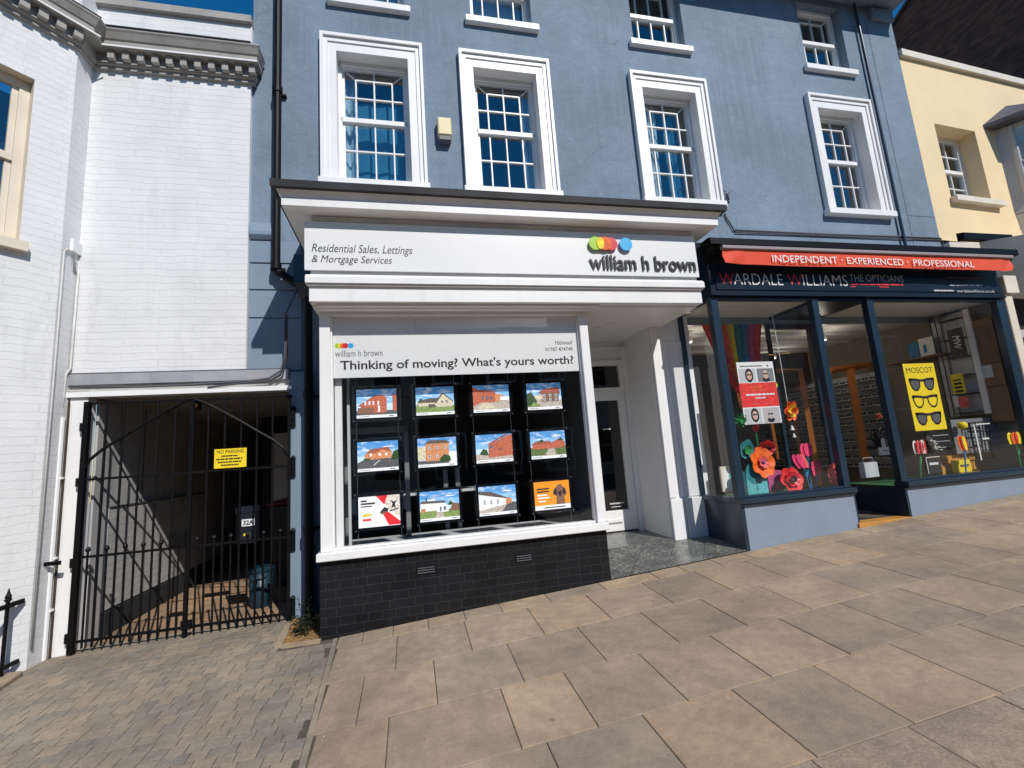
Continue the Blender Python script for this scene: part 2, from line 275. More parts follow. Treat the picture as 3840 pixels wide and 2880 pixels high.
# ------------------------------------------------------------------ mesh helpers
WL = {}
class MB:
    def __init__(s): s.v = []; s.f = []; s.mi = []; s.m = []
    def _m(s, mat):
        if mat is None: return 0
        if mat not in s.m: s.m.append(mat)
        return s.m.index(mat)
    def face(s, pts, mat=None):
        n = len(s.v); s.v += [Vector(q) for q in pts]; s.f.append(list(range(n, n+len(pts)))); s.mi.append(s._m(mat)); return s
    def add(s, vs, fs, mat=None):
        n = len(s.v); s.v += [Vector(q) for q in vs]; k = s._m(mat)
        for f in fs: s.f.append([n+i for i in f]); s.mi.append(k)
        return s
    def hexa(s, a, mat=None):   # 8 points: bottom 4 ccw, top 4 ccw
        return s.add(a, [(3, 2, 1, 0), (4, 5, 6, 7), (0, 1, 5, 4), (1, 2, 6, 5), (2, 3, 7, 6), (3, 0, 4, 7)], mat)
    def box(s, x0, x1, y0, y1, z0, z1, mat=None):
        if x0 > x1: x0, x1 = x1, x0
        if y0 > y1: y0, y1 = y1, y0
        if z0 > z1: z0, z1 = z1, z0
        return s.hexa([(x0, y0, z0), (x1, y0, z0), (x1, y1, z0), (x0, y1, z0), (x0, y0, z1), (x1, y0, z1), (x1, y1, z1), (x0, y1, z1)], mat)
    def prism(s, poly, fn, a, b, mat=None):   # poly of 2d points, fn(u,v,t)->3d
        n = len(poly); vs = [fn(u, v, a) for u, v in poly]+[fn(u, v, b) for u, v in poly]
        fs = [tuple(range(n-1, -1, -1)), tuple(range(n, 2*n))]+[(i, (i+1) % n, n+(i+1) % n, n+i) for i in range(n)]
        return s.add(vs, fs, mat)
    def xprof(s, poly, x0, x1, mat=None):      # profile (y,z) swept along x
        return s.prism(poly, lambda u, v, t: (t, u, v), x0, x1, mat)
    def plate(s, poly, y0, y1, mat=None):      # outline (x,z) with thickness y0..y1
        return s.prism(poly, lambda u, v, t: (u, t, v), y0, y1, mat)
    def tube(s, pts, r, n=8, mat=None, cap=True):
        pts = [Vector(q) for q in pts]; rr = r if isinstance(r, (list, tuple)) else [r]*len(pts); vs = []; fs = []
        for i, q in enumerate(pts):
            t = (pts[min(i+1, len(pts)-1)]-pts[max(i-1, 0)]).normalized()
            a = t.cross(Vector((0, 0, 1)) if abs(t.z) < .9 else Vector((0, 1, 0))).normalized(); b = t.cross(a)
            for k in range(n):
                an = 2*math.pi*k/n; vs.append(q+(a*math.cos(an)+b*math.sin(an))*rr[i])
        for i in range(len(pts)-1):
            for k in range(n): fs.append((i*n+k, i*n+(k+1) % n, (i+1)*n+(k+1) % n, (i+1)*n+k))
        if cap: fs += [tuple(range(n-1, -1, -1)), tuple(range((len(pts)-1)*n, len(pts)*n))]
        return s.add(vs, fs, mat)
    def lathe(s, c, prof, n=12, mat=None, ax='z'):
        vs = []; fs = []
        for r, h in prof:
            for k in range(n):
                a = 2*math.pi*k/n; u, w = r*math.cos(a), r*math.sin(a)
                vs.append((c[0]+u, c[1]+w, c[2]+h) if ax == 'z' else (c[0]+u, c[1]+h, c[2]+w))
        for i in range(len(prof)-1):
            for k in range(n): fs.append((i*n+k, i*n+(k+1) % n, (i+1)*n+(k+1) % n, (i+1)*n+k))
        fs += [tuple(range(n-1, -1, -1)), tuple(range((len(prof)-1)*n, len(prof)*n))]
        return s.add(vs, fs, mat)
    def build(s, name, mat=None, parent=None, loc=None, bevel=0, smooth=False):
        me = bpy.data.meshes.new(name); L = Vector(loc) if loc is not None else (WL[parent.name].copy() if parent else Vector((0, 0, 0)))
        me.from_pydata([q-L for q in s.v], [], s.f)
        if s.m:
            for q in s.m: me.materials.append(M[q] if isinstance(q, str) else q)
            me.polygons.foreach_set('material_index', s.mi)
        elif mat: me.materials.append(M[mat] if isinstance(mat, str) else mat)
        bm = bmesh.new(); bm.from_mesh(me); bmesh.ops.recalc_face_normals(bm, faces=bm.faces[:])
        if bevel:
            bmesh.ops.remove_doubles(bm, verts=bm.verts[:], dist=1e-5)
            es = [e for e in bm.edges if len(e.link_faces) == 2 and e.calc_face_angle(0) > .5]
            bmesh.ops.bevel(bm, geom=es, offset=bevel, segments=1, affect='EDGES', profile=.5, clamp_overlap=True)
        bm.to_mesh(me); bm.free()
        if smooth:
            for q in me.polygons: q.use_smooth = True
        ob = bpy.data.objects.new(name, me); COL.objects.link(ob)
        if parent: ob.parent = parent
        else: ob.location = L
        WL[ob.name] = L; return ob
def tag(ob, label=None, cat=None, group=None, kind=None):
    for k, v in (('label', label), ('category', cat), ('group', group), ('kind', kind)):
        if v: ob[k] = v
    return ob
def thing(name, loc, label, cat, group=None):
    e = bpy.data.objects.new(name, None); COL.objects.link(e); e.location = loc; e.empty_display_size = .2
    WL[e.name] = Vector(loc); return tag(e, label, cat, group)
def text_mesh(body, shear=0, bold=0, ext=0, sp=1.0):
    cu = bpy.data.curves.new('t', 'FONT'); cu.body = body; cu.shear = shear; cu.offset = bold; cu.extrude = ext; cu.resolution_u = 4; cu.space_character = sp
    ob = bpy.data.objects.new('t', cu); COL.objects.link(ob); bpy.context.view_layer.update()
    me = bpy.data.meshes.new_from_object(ob.evaluated_get(bpy.context.evaluated_depsgraph_get()))
    bpy.data.objects.remove(ob); bpy.data.curves.remove(cu)
    vs = [v.co.copy() for v in me.vertices]; fs = [tuple(q.vertices) for q in me.polygons]; bpy.data.meshes.remove(me); return vs, fs
def put_text(mb, body, x0, x1, z0, z1, y, mat, shear=0, bold=0, ext=0, sp=1.0, frame=None):
    vs, fs = text_mesh(body, shear, bold, 0, sp)
    ax = [min(v.x for v in vs), max(v.x for v in vs)]; az = [min(v.y for v in vs), max(v.y for v in vs)]
    if z1 is None: z1 = z0+(x1-x0)/(ax[1]-ax[0])*(az[1]-az[0])
    def tr(v, d): 
        a = x0+(v.x-ax[0])/(ax[1]-ax[0])*(x1-x0); b = z0+(v.y-az[0])/(az[1]-az[0])*(z1-z0)
        return frame(a, b, d) if frame else Vector((a, y+d, b))
    if ext:
        n = len(vs); from collections import Counter
        ec = Counter()
        for f in fs:
            for i in range(len(f)): ec[tuple(sorted((f[i], f[(i+1) % len(f)])))] += 1
        side = []
        for f in fs:
            for i in range(len(f)):
                a, b = f[i], f[(i+1) % len(f)]
                if ec[tuple(sorted((a, b)))] == 1: side.append((a, b, b+n, a+n))
        mb.add([tr(v, -ext) for v in vs]+[tr(v, 0) for v in vs], fs+side, mat)
    else: mb.add([tr(v, 0) for v in vs], fs, mat)
    return mb
def disc(mb, cx, cz, r, y, mat, n=24, rz=None, d=0):
    rz = rz or r; pl = [(cx+r*math.cos(2*math.pi*k/n), cz+rz*math.sin(2*math.pi*k/n)) for k in range(n)]
    if d: mb.plate(pl, y-d, y, mat)
    else: mb.face([(a, y, b) for a, b in pl], mat)
    return mb
def bars(mb, x0, x1, z, h, y, mat, n=5):          # a line of print too small to read
    w = x1-x0; x = x0; rnd = random.Random(int(x0*1000+z*777))
    while x < x1-.001:
        l = min(x1-x, w*rnd.uniform(.08, .2)); mb.box(x, x+l*.86, y-.0004, y, z, z+h, mat); x += l

# ------------------------------------------------------------------ setting: ground, pavement, setts, road
def sheet(name, x0, x1, y0, y1, dz, mat, nx=24, ny=16, kind='structure', zf=None):
    mb = MB(); zf = zf or gz; vs = []; fs = []
    for j in range(ny+1):
        for i in range(nx+1):
            x = x0+(x1-x0)*i/nx; y = y0+(y1-y0)*j/ny; vs.append((x, y, zf(x, y)+dz))
    for j in range(ny):
        for i in range(nx): a = j*(nx+1)+i; fs.append((a, a+1, a+nx+2, a+nx+1))
    mb.add(vs, fs); return tag(mb.build(name, mat), kind=kind)
def gplane(x, y): return .245+.0615*x+.052*y if x > -.65 else .205+.022*(x+.65)+.052*min(y, 0)
sheet('ground', -60, 80, -80, 60, -.22, 'asphalt', 70, 70, zf=lambda x, y: gplane(max(-20, min(x, 25)), max(-7, min(y, .3))))
sheet('road', -25, 30, -13.5, -6.33, -.12, 'asphalt', 55, 8, zf=lambda x, y: gplane(x, -6.3))
sheet('pavement_bed', -.66, 30, -6.2, .9, -.006, 'joint', 60, 14)
sheet('sett_bed', -12, -.66, -6.2, .95, -.0035, 'joint', 44, 14)
def slab(mb, x0, x1, y0, y1, mat, dz, g=.0028, bv=.004, tilt=.0012):
    x0 += g; x1 -= g; y0 += g; y1 -= g
    a = random.uniform(-tilt, tilt); b = random.uniform(-tilt, tilt); c = random.uniform(-tilt, tilt)*.6
    P = [(x0, y0), (x1, y0), (x1, y1), (x0, y1)]; I = [(x0+bv, y0+bv), (x1-bv, y0+bv), (x1-bv, y1-bv), (x0+bv, y1-bv)]
    top = lambda x, y: gz(x, y)+dz+c+a*(x-x0)/(x1-x0)+b*(y-y0)/(y1-y0)
    mb.add([(x, y, gz(x, y)-.009) for x, y in P]+[(x, y, top(x, y)-bv*.6) for x, y in P]+[(x, y, top(x, y)) for x, y in I],
           [(0, 1, 5, 4), (1, 2, 6, 5), (2, 3, 7, 6), (3, 0, 4, 7), (4, 5, 9, 8), (5, 6, 10, 9), (6, 7, 11, 10), (7, 4, 8, 11), (8, 9, 10, 11)], mat)
pv = MB(); LX = lambda y: -.70-.07*(y+.1) if y > -2 else -.567-.0*y
def row(y0, y1, joints, step, mat, x1=16):
    js = list(joints); 
    while js[-1] < x1: js.append(js[-1]+step*random.choice((1, 1, 1, .98, 1.02)))
    xs = [-.62-.055*(y0+y1)/2*-1 if False else -.66+.045*(-(y0+y1)/2)]+js
    for a, b in zip(xs[:-1], xs[1:]):
        if b-a > .05: slab(pv, a, b, y0, y1, mat, 0)
row(-.22, 0, [-.45, -.2, .1, .42, .75, 1.2, 1.75, 2.3, 2.62], .38, 'kerbst')
row(-.795, -.22, [-.16, .40, .967, 1.53, 2.10], .567, 'slab')
row(-1.37, -.795, [-.37, .11, .66, 1.23, 1.78], .56, 'slab')
row(-1.95, -1.37, [-.18, .50, .92, 1.46], .563, 'slab')
row(-2.525, -1.95, [-.35, .10, .63, 1.17, 1.73], .568, 'slab')
row(-3.15, -2.525, [-.1, .56, 1.13, 1.69, 2.25], .565, 'slabr')
for k, yy in enumerate((-3.75, -4.35, -4.95, -5.55, -6.1)): row(yy, yy+.6, [-.3+.17*k], .565, 'slabr' if k < 1 else 'slab')
tag(pv.build('pavement'), kind='structure')
kb = MB()
for i in range(46): slab(kb, -12+i*.915, -12+(i+1)*.915, -6.28, -6.1, 'kerbst', .0)
tag(kb.build('kerb'), kind='structure')
# setts of the drive, rows along x
st = MB(); y = .93
while y > -6.0:
    h = random.uniform(.086, .098); x = -8.0+random.uniform(0, .12) if y < .35 else -3.3
    xe = (-.72-.045*(y) if y > 0 else -.70+.045*(-y)) if y < .0 else -1.13
    while x < xe-.02:
        w = random.choice((.09, .10, .115, .13, .15)); w = min(w, xe-x)
        if w < .05: break
        slab(st, x, x+w, y-h, y, 'sett', random.uniform(-.0004, .0006), .0026, .0025, .0009); x += w
    y -= h
tag(st.build('sett_paving'), kind='structure')
ed = MB()
for i in range(12):
    y0 = -.02-.5*i; xa = -.70+.045*(-y0); xb = -.70+.045*(-(y0-.5))
    ed.hexa([(xb, y0-.496, gz(-.7, y0-.5)-.02), (xb+.036, y0-.496, gz(-.64, y0-.5)-.02), (xa+.036, y0, gz(-.64, y0)-.02), (xa, y0, gz(-.7, y0)-.02),
             (xb, y0-.496, gz(-.7, y0-.5)+.003), (xb+.036, y0-.496, gz(-.64, y0-.5)+.003), (xa+.036, y0, gz(-.64, y0)+.003), (xa, y0, gz(-.7, y0)+.003)], 'sett')
tag(ed.build('edging_strip'), kind='structure')
# passage floor behind the gate
pf = MB(); y = .94; k = 0
while y < 6:
    x = -3.15+(.1 if k % 2 else 0); k += 1
    while x < -1.2: slab(pf, x, min(x+.2, -1.2), y, y+.1, 'paver', .02*0+.0, .003, .004); x += .2
    y += .1
tag(pf.build('passage_floor'), kind='structure')
# planter triangle beside the stall riser
tri = MB(); z = gz(-1, .2)+.004
tri.face([(-1.13, .03, z-.006), (-.80, .0, z+.01), (-.80, .75, z+.01), (-1.2, .75, z)], 'gravel'); tag(tri.build('gravel_bed'), kind='structure')
ke = MB(); ke.hexa([(-1.17, .0, z-.03), (-1.11, .0, z-.03), (-1.15, .5, z-.03), (-1.21, .5, z-.03), (-1.17, .0, z+.012), (-1.11, .0, z+.012), (-1.15, .5, z+.012), (-1.21, .5, z+.012)], 'kerbst')
ke.hexa([(-1.11, -.03, z-.03), (-.8, -.06, z-.03), (-.8, -.003, z-.03), (-1.11, .03, z-.03), (-1.11, -.03, z+.006), (-.8, -.06, z+.016), (-.8, -.003, z+.016), (-1.11, .03, z+.006)], 'kerbst')
tag(ke.build('planter_edging'), kind='structure')
gr = MB()
for i in range(900):
    u, w = random.random(), random.random()
    x = -1.13+.33*u; yy = .03*(1-u)+w*.45
    s = random.uniform(.005, .011); c = Vector((x, yy, z+.004+.012*u)); 
    q = [c+Vector((random.uniform(-s, s), random.uniform(-s, s), random.uniform(0, s))) for _ in range(4)]
    gr.add(q, [(0, 1, 2), (0, 2, 3), (0, 3, 1), (1, 3, 2)], 'gravel')
tag(gr.build('loose_gravel'), kind='stuff')
# recessed entrance floor
ef = MB(); zf = .545
ef.add([(1.9, -.0, gz(1.9, 0)+.006), (3.5, -.0, gz(3.5, 0)+.006), (3.5, .69, .53), (1.9, .69, .50), (3.1, 1.45, zf), (1.9, 1.45, zf-.01)], [(0, 1, 2, 3), (3, 2, 4, 5)], 'tile')
tag(ef.build('entrance_floor'), kind='structure')

# ------------------------------------------------------------------ blue building
W = .8
bb = thing('blue_building', (3.4, W, .3), 'tall blue rendered building with white sash windows above the two shops', 'building')
WX = [-.29, 1.41, 3.845, 6.88]
UX = [-.31, 1.43, 3.83, 6.88]
def wall_grid(mb, x0, x1, z0, z1, y, holes, mat, nx=1):
    xs = sorted({x0, x1, *[h[0] for h in holes], *[h[1] for h in holes]}); zs = sorted({z0, z1, *[h[2] for h in holes], *[h[3] for h in holes]})
    xs = [x for x in xs if x0 <= x <= x1]; zs = [q for q in zs if z0 <= q <= z1]
    for a, b in zip(xs[:-1], xs[1:]):
        for c, d in zip(zs[:-1], zs[1:]):
            mx, mz = (a+b)/2, (c+d)/2
            if any(h[0] < mx < h[1] and h[2] < mz < h[3] for h in holes): continue
            mb.face([(a, y, c), (b, y, c), (b, y, d), (a, y, d)], mat)
wl = MB()
holes = [(c-.43, c+.43, 4.98, 6.72) for c in WX]+[(c-.43, c+.43, 7.49, 8.70) for c in UX]
wall_grid(wl, -1.665, 8.43, 3.2, 8.95, W, holes, 'blue')
wl.face([(-1.665, W, 2.70), (-.75, W, 2.70), (-.75, W, 3.2), (-1.665, W, 3.2)], 'blue')
wl.face([(-1.10, W, 0), (-.75, W, 0), (-.75, W, 2.70), (-1.10, W, 2.70)], 'blue_low')
wl.face([(8.43, W, 0), (8.43, 9, 0), (8.43, 9, 8.95), (8.43, W, 8.95)], 'blue')
wl.face([(-1.665, W, 2.7), (-1.665, 9, 2.7), (-1.665, 9, 8.95), (-1.665, W, 8.95)], 'blue')
wl.face([(-1.665, 9, 0), (8.43, 9, 0), (8.43, 9, 8.95), (-1.665, 9, 8.95)], 'blue')
wl.face([(-1.665, W, 2.7), (-1.1, W, 2.7), (-1.1, 9, 2.7), (-1.665, 9, 2.7)], 'blue')
wl.build('wall', None, bb)
# rusticated strip left of the rainwater pipe, right hand corner pilaster and blue pier by the gate
qu = MB()
for z0, z1 in ((2.72, 3.30), (3.315, 3.62), (3.635, 3.93), (3.945, 4.20)): qu.box(-1.655, -1.12, W-.014, W-.001, z0, z1)
qu.xprof([(W-.02, 4.215), (W-.055, 4.26), (W-.055, 4.30), (W-.02, 4.42), (W-.001, 4.42), (W-.001, 4.215)], -1.655, -1.40)
qu.build('rustication', 'blue_low', bb, bevel=.004)
pr = MB(); pr.box(-1.235, -1.00, W-.06, W-.002, .1, 2.695); pr.build('pier', 'blue_low', bb, bevel=.004)
pl = MB(); pl.box(7.86, 8.425, W-.006, W-.001, 4.97, 8.5); pl.box(7.86, 8.425, W-.006, W-.001, 4.3, 4.955); pl.box(7.95, 8.40, W-.07, W-.001, 8.58, 8.78); pl.build('corner_pilaster', 'blue', bb, bevel=.003)
ev = MB(); ev.box(-1.9, 8.50, W-.50, W+.05, 8.84, 8.90); ev.box(-1.9, 8.52, W-.53, W-.50, 8.80, 9.0); ev.build('eaves', 'blue', bb)
rf = MB(); rf.xprof([(W-.55, 8.97), (5, 11.2), (9.5, 8.97)], -1.9, 8.55); rf.build('roof', 'slate', bb)
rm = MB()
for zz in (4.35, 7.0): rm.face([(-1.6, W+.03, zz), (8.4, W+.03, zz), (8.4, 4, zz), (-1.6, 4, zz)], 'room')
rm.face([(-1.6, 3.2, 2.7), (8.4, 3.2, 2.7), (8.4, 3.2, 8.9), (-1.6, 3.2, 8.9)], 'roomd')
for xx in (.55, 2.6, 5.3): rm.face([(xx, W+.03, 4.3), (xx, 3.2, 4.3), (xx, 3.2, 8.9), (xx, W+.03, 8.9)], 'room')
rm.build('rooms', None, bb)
def window(cx, z0, z1, upper, parent):
    """sash window; z0/z1 masonry opening. Main mesh = surround and reveal; sash, pane, sill are sub-parts."""
    h = .43; yb = W+.20; mb = MB(); wm = 'wht'
    mb.face([(cx-h, W-.001, z0), (cx-h, yb, z0), (cx-h, yb, z1), (cx-h, W-.001, z1)], 'wht' if not upper else 'blue')
    mb.face([(cx+h, W-.001, z0), (cx+h, yb, z0), (cx+h, yb, z1), (cx+h, W-.001, z1)], 'wht' if not upper else 'blue')
    mb.face([(cx-h, W-.001, z1), (cx+h, W-.001, z1), (cx+h, yb, z1), (cx-h, yb, z1)], 'wht' if not upper else 'blue')
    if not upper:
        ot, oz = .615, 6.94
        def arch(i0, i1, yf):      # a mitred architrave band between offsets from the opening
            a, b = h+i0*(ot-h), h+i1*(ot-h); za, zb = z1+i0*(oz-z1), z1+i1*(oz-z1)
            mb.box(cx-b, cx-a, yf, W-.0015, z0, zb, wm); mb.box(cx+a, cx+b, yf, W-.0015, z0, zb, wm); mb.box(cx-a, cx+a, yf, W-.0015, za, zb, wm)
        arch(.0, .52, W-.040); arch(.525, .80, W-.055); arch(.805, 1, W-.080)
    ob = mb.build('window', None, parent)
    sl = MB()
    if upper: sl.box(cx-.51, cx+.51, W-.07, yb, z0-.095, z0-.001)
    else: sl.box(cx-.64, cx+.64, W-.105, yb, z0-.095, z0-.001)
    sl.build('sill', 'wht', ob, bevel=.005)
    # sash frame
    fr = MB(); yf = W+.13; s = .40
    fr.box(cx-h, cx-s+.01, yf, yb, z0, z1); fr.box(cx+s-.01, cx+h, yf, yb, z0, z1); fr.box(cx-s, cx+s, yf-.02, yb, z1-.055, z1)
    g0, g1 = cx-.36, cx+.36; zb, zt = z0+.13, z1-.075; ym = yf+.035
    fr.box(cx-s, cx+s, ym, ym+.045, z0, zb)                      # bottom rail
    fr.box(cx-s, cx+s, yf+.005, ym+.03, zt, z1-.05)
    fr.box(cx-s, g0, ym, ym+.045, zb, zt); fr.box(g1, cx+s, ym, ym+.045, zb, zt)
    if upper: zm = z0+.61; rows = []; trow = [zt-.11]
    else: zm = z0+.94; rows = [z0+.535, z0+1.275]; trow = [zt-.13]
    fr.box(cx-s, cx+s, yf, ym+.04, zm-.03, zm+.03)               # meeting rail
    bw = .0085
    for xx in (cx-.225, cx, cx+.225): fr.box(xx-bw, xx+bw, ym-.004, ym+.03, zb, zt if xx == cx else trow[0])
    for zz in rows+trow: fr.box(g0 if zz not in trow else cx-.225, g1 if zz not in trow else cx+.225, ym-.003, ym+.029, zz-bw, zz+bw)
    for sg in (-1, 1):      # diagonal corner bars of the margin row
        a = Vector((cx+sg*.225, ym+.012, trow[0])); b = Vector((cx+sg*.36, ym+.012, zt)); fr.tube([a, b], .011, 4)
    fr.build('sash', 'wht', ob)
    gl = MB(); gl.face([(g0, ym+.02, zb), (g1, ym+.02, zb), (g1, ym+.02, zt), (g0, ym+.02, zt)]); gl.build('pane', 'glassw', ob)
    return ob
for c in WX: window(c, 4.98, 6.72, False, bb)
for c in UX: window(c, 7.49, 8.70, True, bb)
def pipe(pts, r, name, mat, parent, cols=()):
    mb = MB(); mb.tube(pts, r, 12)
    for q, d in cols: mb.tube([Vector(q)-Vector(d)*.035, Vector(q)+Vector(d)*.035], r*1.28, 12); mb.box(q[0]-.075, q[0]+.075, W-.045, W-.002, q[2]-.012, q[2]+.012)
    return mb.build(name, mat, parent, smooth=False)
PX, PY = -1.36, W-.11
Z3 = (0, 0, 1)
pipe([(PX, PY, 9.2), (PX, PY, 3.86), (PX+.02, PY, 3.80), (PX+.30, PY-.02, 3.60), (-1.02, .62, 3.46), (-1.015, .60, 3.40), (-1.015, .60, .2)], .043, 'drainpipe', 'black', bb,
     [((PX, PY, 6.03), Z3), ((PX, PY, 3.86), Z3), ((-1.015, .60, 2.42), Z3), ((-1.015, .60, 1.05), Z3)])
pipe([(7.62, W-.05, 8.8), (7.62, W-.05, 4.15)], .022, 'drainpipe', 'navy', bb)
br = MB(); br.box(-1.14, -.96, .50, W-.002, 3.62, 3.92); br.hexa([(-1.09, .62, 3.45), (-.97, .62, 3.45), (-.97, W-.003, 3.45), (-1.09, W-.003, 3.45), (-1.14, .50, 3.615), (-.96, .50, 3.615), (-.96, W-.003, 3.615), (-1.14, W-.003, 3.615)])
br.build('corbel', 'navy', bb)
cb = MB(); a = onY(2718, 800, W-.02); b1 = onY(2725, 818, W-.02); c_ = onY(2752, 862, W-.02); d_ = onY(3400, 888, W-.02); e_ = onY(3526, 893, W-.02); f_ = onY(3537, 915, W-.02)
cb.tube([a, b1, c_, (c_+d_)/2+Vector((0, 0, -.01)), d_, e_, f_], .012, 6); cb.tube([q+Vector((.02, 0, -.035)) for q in (c_, (c_+d_)/2, d_, e_)], .009, 6); cb.build('cable', 'inkg', bb)
# things fixed on or standing behind the blue front
al = thing('alarm_box', (.56, W, 5.6), 'yellowed cream alarm box on blue wall between two windows', 'alarm box')
a_ = MB(); a_.box(.475, .645, W-.11, W-.002, 5.64, 5.885); a_.build('cover', 'alarm', al, bevel=.012)
a_ = MB(); a_.box(.485, .635, W-.10, W-.004, 5.575, 5.638); a_.build('base', 'inkg', al, bevel=.006)
def curtain(x0, x1, z0, z1, y, mat, label, n=40, amp=.03, tuck=0):
    mb = MB(); vs = []; fs = []
    for j in range(7):
        t = j/6
        for i in range(n+1):
            u = i/n; x = x0+(x1-x0)*(u*(1-tuck*math.sin(t*math.pi*.5)) if tuck >= 0 else 1-(1-u)*(1+tuck*math.sin(t*math.pi*.5)))
            vs.append((x, y+amp*math.sin(u*n*.9+.6*math.sin(3*t))*(0.6+.4*t), z1+(z0-z1)*t))
    for j in range(6):
        for i in range(n): q = j*(n+1)+i; fs.append((q, q+1, q+n+2, q+n+1))
    mb.add(vs, fs); return tag(mb.build('curtain', mat, smooth=True), label, 'curtain', 'curtains behind the sash windows')
curtain(-.72, -.54, 5.0, 6.7, W+.30, 'curtw', 'white curtain at left side of window nearest the black drainpipe', 14)
curtain(-.56, .16, 5.0, 6.35, W+.36, 'curt', 'blue curtain across the middle of window nearest the black drainpipe', 22, .010)
curtain(1.66, 1.82, 5.0, 6.7, W+.30, 'curtw', 'pale curtain at right edge of window right of alarm box', 12)
curtain(3.58, 3.80, 5.0, 6.7, W+.28, 'curtw', 'white gathered curtain in window above the estate agent cornice end', 16, .03, .25)
curtain(3.92, 4.08, 5.0, 6.7, W+.34, 'curt', 'blue curtain in window above the estate agent cornice end', 12)
def blind(cx, z0, z1, label):
    mb = MB(); mb.box(cx-.36, cx+.36, W+.30, W+.304, z0, z1); mb.tube([(cx-.36, W+.302, z0), (cx+.36, W+.302, z0)], .008, 6)
    return tag(mb.build('blind', 'blind'), label, 'blind', 'blinds in the top windows')
blind(UX[1], 7.45, 8.6, 'grey blind pulled right down in the top window above alarm box')
blind(UX[0], 7.45, 8.6, 'grey blind behind leftmost top window cut by picture edge')
blind(UX[2], 7.45, 7.83, 'pale half blind in the top window second from right')
blind(UX[3], 7.45, 7.83, 'pale half blind in the top window under the eaves at right')

# ------------------------------------------------------------------ estate agent shopfront
es = thing('shopfront', (.55, 0, .3), 'white estate agent shopfront with black brick base and deep sign box', 'shopfront')
rs = MB(); rs.box(-.81, 1.89, 0, .18, .05, .842); rs.build('stall_riser', 'bbrick', es, bevel=.003)
rs2 = MB(); rs2.face([(-.812, .002, .0), (-.812, W, .0), (-.812, W, .9), (-.812, .002, .9)]); rs2.build('riser_return', 'bbrick_y', es); rs2 = MB(); rs2.face([(1.892, .002, .0), (1.892, 1.4, .0), (1.892, 1.4, .86), (1.892, .002, .86)]); rs2.build('riser_return', 'bbrick_y', es)
for a, b in ((.014, .19), (.94, 1.11)):
    v = MB(); z = .636
    v.box(a, b, -.006, .0, z, z+.066, 'black')
    for k in range(3): v.box(a+.01, b-.01, -.012, -.006, z+.008+k*.021, z+.016+k*.021, 'inkg')
    v.build('air_vent', None, es)
sl = MB(); sl.box(-.83, 1.905, -.055, .16, .845, .915); sl.build('sill', 'wht', es, bevel=.006)
f = MB()
f.box(-.80, -.705, -.004, .12, .917, 3.15); f.box(1.812, 1.905, -.004, .12, .917, 3.15); f.box(-.705, 1.812, -.002, .10, 3.085, 3.15)
f.box(-.705, 1.812, .03, .12, .917, .935); f.box(-.705, -.69, .03, .10, .936, 3.084); f.box(1.797, 1.812, .03, .10, .936, 3.084)
f.build('window_frame', 'wht', es, bevel=.003)
g = MB(); g.face([(-.69, .055, .935), (1.797, .055, .935), (1.797, .055, 3.085), (-.69, .055, 3.085)]); g.build('glass', 'glasss', es)
# interior of the estate agent
it = MB()
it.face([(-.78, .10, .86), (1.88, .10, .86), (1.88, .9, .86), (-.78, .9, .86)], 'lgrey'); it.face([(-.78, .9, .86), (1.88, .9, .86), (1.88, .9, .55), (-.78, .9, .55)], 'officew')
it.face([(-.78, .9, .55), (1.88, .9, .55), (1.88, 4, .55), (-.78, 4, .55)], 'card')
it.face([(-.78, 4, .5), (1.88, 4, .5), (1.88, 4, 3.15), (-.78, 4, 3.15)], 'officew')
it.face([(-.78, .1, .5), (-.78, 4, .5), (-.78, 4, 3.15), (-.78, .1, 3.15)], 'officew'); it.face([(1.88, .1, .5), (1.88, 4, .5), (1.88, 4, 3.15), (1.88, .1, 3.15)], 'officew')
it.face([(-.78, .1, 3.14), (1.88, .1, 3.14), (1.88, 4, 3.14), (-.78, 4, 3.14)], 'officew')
it.face([(-.81, .12, .84), (-.81, W, .84), (-.81, W, 3.15), (-.81, .12, 3.15)], 'blue_low'); it.face([(1.905, .12, .84), (1.905, 1.45, .84), (1.905, 1.45, 3.15), (1.905, .12, 3.15)], 'wht')
it.build('interior', None, es)
# inner white return post at left of the window, and steel frame of the display
rp = MB(); rp.box(-.688, -.625, .13, .17, .87, 3.1, 'signw'); rp.box(-.60, -.575, .30, .34, .87, 3.1, 'lgrey'); rp.box(-.688, 1.79, .10, .90, .861, .872, 'lgrey'); rp.build('inner_frame', None, es)
# fascia, mouldings, cornice, soffit
fa = MB(); fa.box(-.85, 3.20, -.20, W-.003, 3.152, 3.297); fa.box(-.84, 3.185, -.175, W-.004, 3.30, 4.0); fa.build('fascia', 'wht', es, bevel=.003)
mo = MB(); mo.xprof([(-.20, 3.31), (-.245, 3.318), (-.245, 3.375), (-.215, 3.405), (-.18, 3.405), (-.18, 3.31)], -.875, 3.22)
mo.xprof([(-.205, 3.298), (-.228, 3.302), (-.228, 3.3085), (-.18, 3.3085), (-.18, 3.298)], -.86, 3.21); mo.build('moulding', 'wht', es)
co = MB()
def cornice(prof):      # mitred round three sides: prof (offset out from the box, z)
    n = len(prof); x0, x1, y0 = -.70, 3.07, 0.0; vs = []; fs = []
    for o_, z_ in prof: vs += [(x0-o_, W-.003, z_), (x0-o_, y0-o_, z_), (x1+o_, y0-o_, z_), (x1+o_, W-.003, z_)]
    for i in range(n):
        j = (i+1) % n
        for k in range(3): fs.append((i*4+k, i*4+k+1, j*4+k+1, j*4+k))
    fs += [tuple(i*4 for i in range(n)), tuple(i*4+3 for i in range(n))]
    return vs, fs
